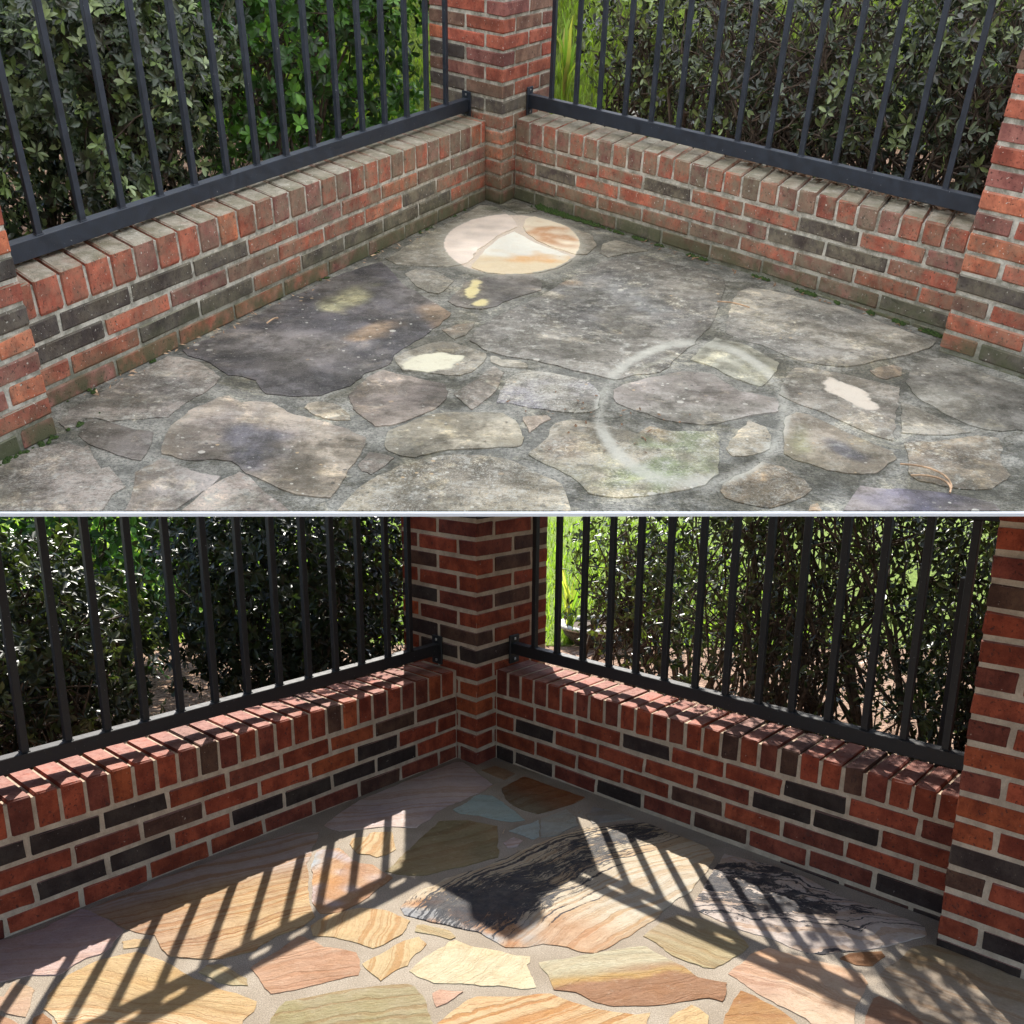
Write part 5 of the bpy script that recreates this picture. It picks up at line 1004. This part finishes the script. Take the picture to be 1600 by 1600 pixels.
# ================================================================ litter and moss
def scatter(P, name, label, cat, fn, N, ll, lw, mat, seed, kind='stuff'):
    rng = np.random.default_rng(seed); c = fn(rng, N); N = len(c)
    an = rng.uniform(0, 2 * np.pi, N); ti = rng.uniform(-.35, .5, N)
    t = np.stack([np.cos(an) * np.cos(ti), np.sin(an) * np.cos(ti), np.sin(ti)], 1); s = np.stack([-np.sin(an), np.cos(an), rng.uniform(-.4, .4, N)], 1)
    L = ll * rng.uniform(.5, 1.4, (N, 1)); W = lw * rng.uniform(.6, 1.3, (N, 1))
    V = np.stack([c - t * L / 2, c + s * W / 2 + [0, 0, .0012], c + t * L / 2, c - s * W / 2], 1).reshape(-1, 3)
    i = np.arange(N)[:, None] * 4; me = mesh_np(name, P.UVn(V), (i + np.arange(4)).ravel(), np.full(N, 4), mat)
    o = link(name, me); setp(o, label, cat, kind=kind); return o
def alongR(P, a0, a1, b0, b1, z0, z1):
    def f(r, N):
        a = r.uniform(a0, a1, N); b = r.uniform(b0, b1, N)
        return np.stack([a * P.eL.x + b * P.eR.x, a * P.eL.y + b * P.eR.y, r.uniform(z0, z1, N)], 1)
    return f
scatter(UPP, 'dry_leaves', 'brown leaf litter lying on the wall top under the right fence of the mossy patio', 'leaf litter', alongR(UPP, -.21, -.13, 1.05, 1.95, .272, .285), 420, .03, .012, M_DRY, 1)
scatter(UPP, 'dry_leaves', 'brown leaf litter on the wall top beside the left pier of the mossy patio', 'leaf litter', alongR(UPP, 1.9, 2.45, -.21, -.12, .268, .28), 260, .03, .012, M_DRY, 2)
scatter(UPP, 'debris', 'tiny dry bits of leaf and twig along the joints in the middle of the mossy patio', 'debris', lambda r, N: np.stack([.25 + .14 * r.normal(size=N), -2.22 + .09 * r.normal(size=N), r.uniform(.0045, .007, N)], 1), 46, .014, .006, M_DRY, 11)
scatter(UPP, 'debris', 'pale dry bits of leaf along the foot of the left wall of the mossy patio', 'debris', alongR(UPP, .5, 2.4, .006, .05, .002, .006), 90, .018, .004, M_STRAW, 12)
scatter(UPP, 'debris', 'dark dry bits of leaf along the foot of the right wall of the mossy patio', 'debris', alongR(UPP, .006, .05, .4, 1.95, .002, .006), 90, .016, .006, M_DRY, 13)
scatter(LOW, 'pine_straw', 'tan pine straw mulch on the soil behind the clean patio walls', 'mulch', lambda r, N: np.stack([r.uniform(-2.4, 2.4, N), r.uniform(-.8, 1.6, N), r.uniform(-.02, -.005, N)], 1), 14000, .06, .0025, M_STRAW, 3)
scatter(UPP, 'pine_straw', 'tan pine straw mulch on the soil behind the mossy patio walls', 'mulch', lambda r, N: np.array([q for q in np.stack([r.uniform(-2.4, 2.4, N), r.uniform(-1.2, 1.4, N), r.uniform(-.018, -.005, N)], 1) if (UPP.ab(q[0], q[1])[0] < -.1 or UPP.ab(q[0], q[1])[1] < -.1)]), 16000, .06, .0028, M_STRAW, 4)
def mossline(P, pts, N, label, seed):
    rng = np.random.default_rng(seed); V = []; F = []
    for _ in range(N):
        k = rng.integers(len(pts)); a0, b0, ra, rb, hh = pts[k]
        a = a0 + rng.normal() * ra; b = b0 + rng.normal() * rb
        if b > .66 and a < .1 and noise.noise(Vector((b * 11, 0, 0))) < .05: continue
        if b < .1 and noise.noise(Vector((a * 9, 4, 0))) < .1: continue
        if a < .003 and b > .1: a = .003 + abs(a) * .2
        s = rng.uniform(.004, .010); c = P.Wn([a, b, .002]); n = len(V)
        for i in range(6):
            an = i * math.pi / 3; V.append(c + P.D(math.cos(an) * s, math.sin(an) * s, 0))
        V.append(c + P.D(rng.uniform(-.3, .3) * s, rng.uniform(-.3, .3) * s, s * rng.uniform(.5, 1.3) * hh))
        for i in range(6): F.append((n + i, n + (i + 1) % 6, n + 6))
    me = mesh_from('moss', V, F, M_MOSS, True); o = link('moss', me); setp(o, label, 'moss', kind='stuff')
mossline(UPP, [(.016, .30, .010, .035, 1.4), (.014, .38, .008, .05, 1.3), (.010, .48, .006, .06, 1), (.008, .75, .004, .05, .8), (.007, 1.02, .005, .08, .8), (.008, 1.3, .005, .12, .8),
               (.008, 1.55, .005, .12, .8), (.009, 1.75, .006, .1, .8), (.012, 1.92, .006, .05, .8)], 1300, 'green moss growing along the foot of the right wall of the mossy patio', 5)
mossline(UPP, [(1.2, .010, .3, .004, .6), (2.2, .010, .2, .005, .7), (.6, .008, .2, .003, .6), (2.6, .135, .1, .005, .7)], 160, 'thin moss along the foot of the left wall of the mossy patio', 6)
def needle(P, u, v, an, L, bend, label):
    V = []; F = []; pp = []
    for i in range(9):
        t = i / 8; pp.append(np.array(P.UVn([u + math.cos(an + bend * t) * L * t, v + math.sin(an + bend * t) * L * t, .0075 + .006 * math.sin(math.pi * t)])))
    tube(V, F, np.array(pp), [.0022 * P.U] * 9, 5); o = link('pine_needle', mesh_from('pine_needle', V, F, M_STRAW, True)); setp(o, label, 'pine needle', 'fallen pine needles')
needle(UPP, .975, -2.53, 1.25, .14, .9, 'long curved tan pine needle on the brown stone at right front of the mossy patio')
needle(UPP, .965, -2.55, 1.0, .10, 1.2, 'shorter curved pine needle crossing the long one on the brown stone')
needle(UPP, .66, -1.30, -.7, .10, .2, 'pale straight needle by the foot of the right pier of the mossy patio')
needle(UPP, -.62, -1.60, .7, .05, .4, 'pale twig end on the mortar beside the left wall of the mossy patio')

# ================================================================ added awning, out of view, softening the sun on the upper terrace
m, n_ = newmat('white_canvas')
t_ = n_.n('ShaderNodeBsdfTranslucent'); t_.inputs[0].default_value = (.96, .96, .95, 1)
d_ = n_.n('ShaderNodeBsdfDiffuse'); d_.inputs[0].default_value = (.85, .85, .84, 1)
x_ = n_.n('ShaderNodeMixShader'); x_.inputs[0].default_value = .95; n_.t.links.new(d_.outputs[0], x_.inputs[1]); n_.t.links.new(t_.outputs[0], x_.inputs[2]); n_.t.links.new(x_.outputs[0], n_.out.inputs[0])
aw = empty('added_awning', (0, 1.5, 2.9), 'added out-of-view white canvas awning on posts, shading and softly lighting the upper terrace', 'awning')
V = []; F = []; NX, NY = 14, 12
AX, AY0, AY1, ZF = 2.7, 0.3, 4.40, 2.2
for j in range(NY + 1):
    for i in range(NX + 1):
        x = -AX + 2 * AX * i / NX; y = AY0 + (AY1 - AY0) * j / NY; sag = .05 * math.sin(math.pi * i / NX) * math.sin(math.pi * j / NY)
        V.append((x, y, ZF + (2.9 - ZF) * j / NY - sag))
for j in range(NY):
    for i in range(NX): k = j * (NX + 1) + i; F.append((k, k + 1, k + NX + 2, k + NX + 1))
child('sun_diffuser', mesh_from('sun_diffuser', V, F, m, True), (0, 0, 0), aw)
def rod(nm, p, q, r, parent):
    V = []; F = []; tube(V, F, np.array([p, q], float), [r, r], 8); child(nm, mesh_from(nm, V, F, M_METAL[id(LOW)], True), (0, 0, 0), parent)
for p, q in (((-AX, AY0, ZF), (AX, AY0, ZF)), ((-AX, AY1, 2.9), (AX, AY1, 2.9)), ((-AX, AY0, ZF), (-AX, AY1, 2.9)), ((AX, AY0, ZF), (AX, AY1, 2.9))): rod('frame_bar', p, q, .015, aw)
for x in (-AX, AX):
    for y, zt in ((AY0, ZF), (AY1, 2.9)): rod('post', (x, y, -.1), (x, y, zt), .03, aw)
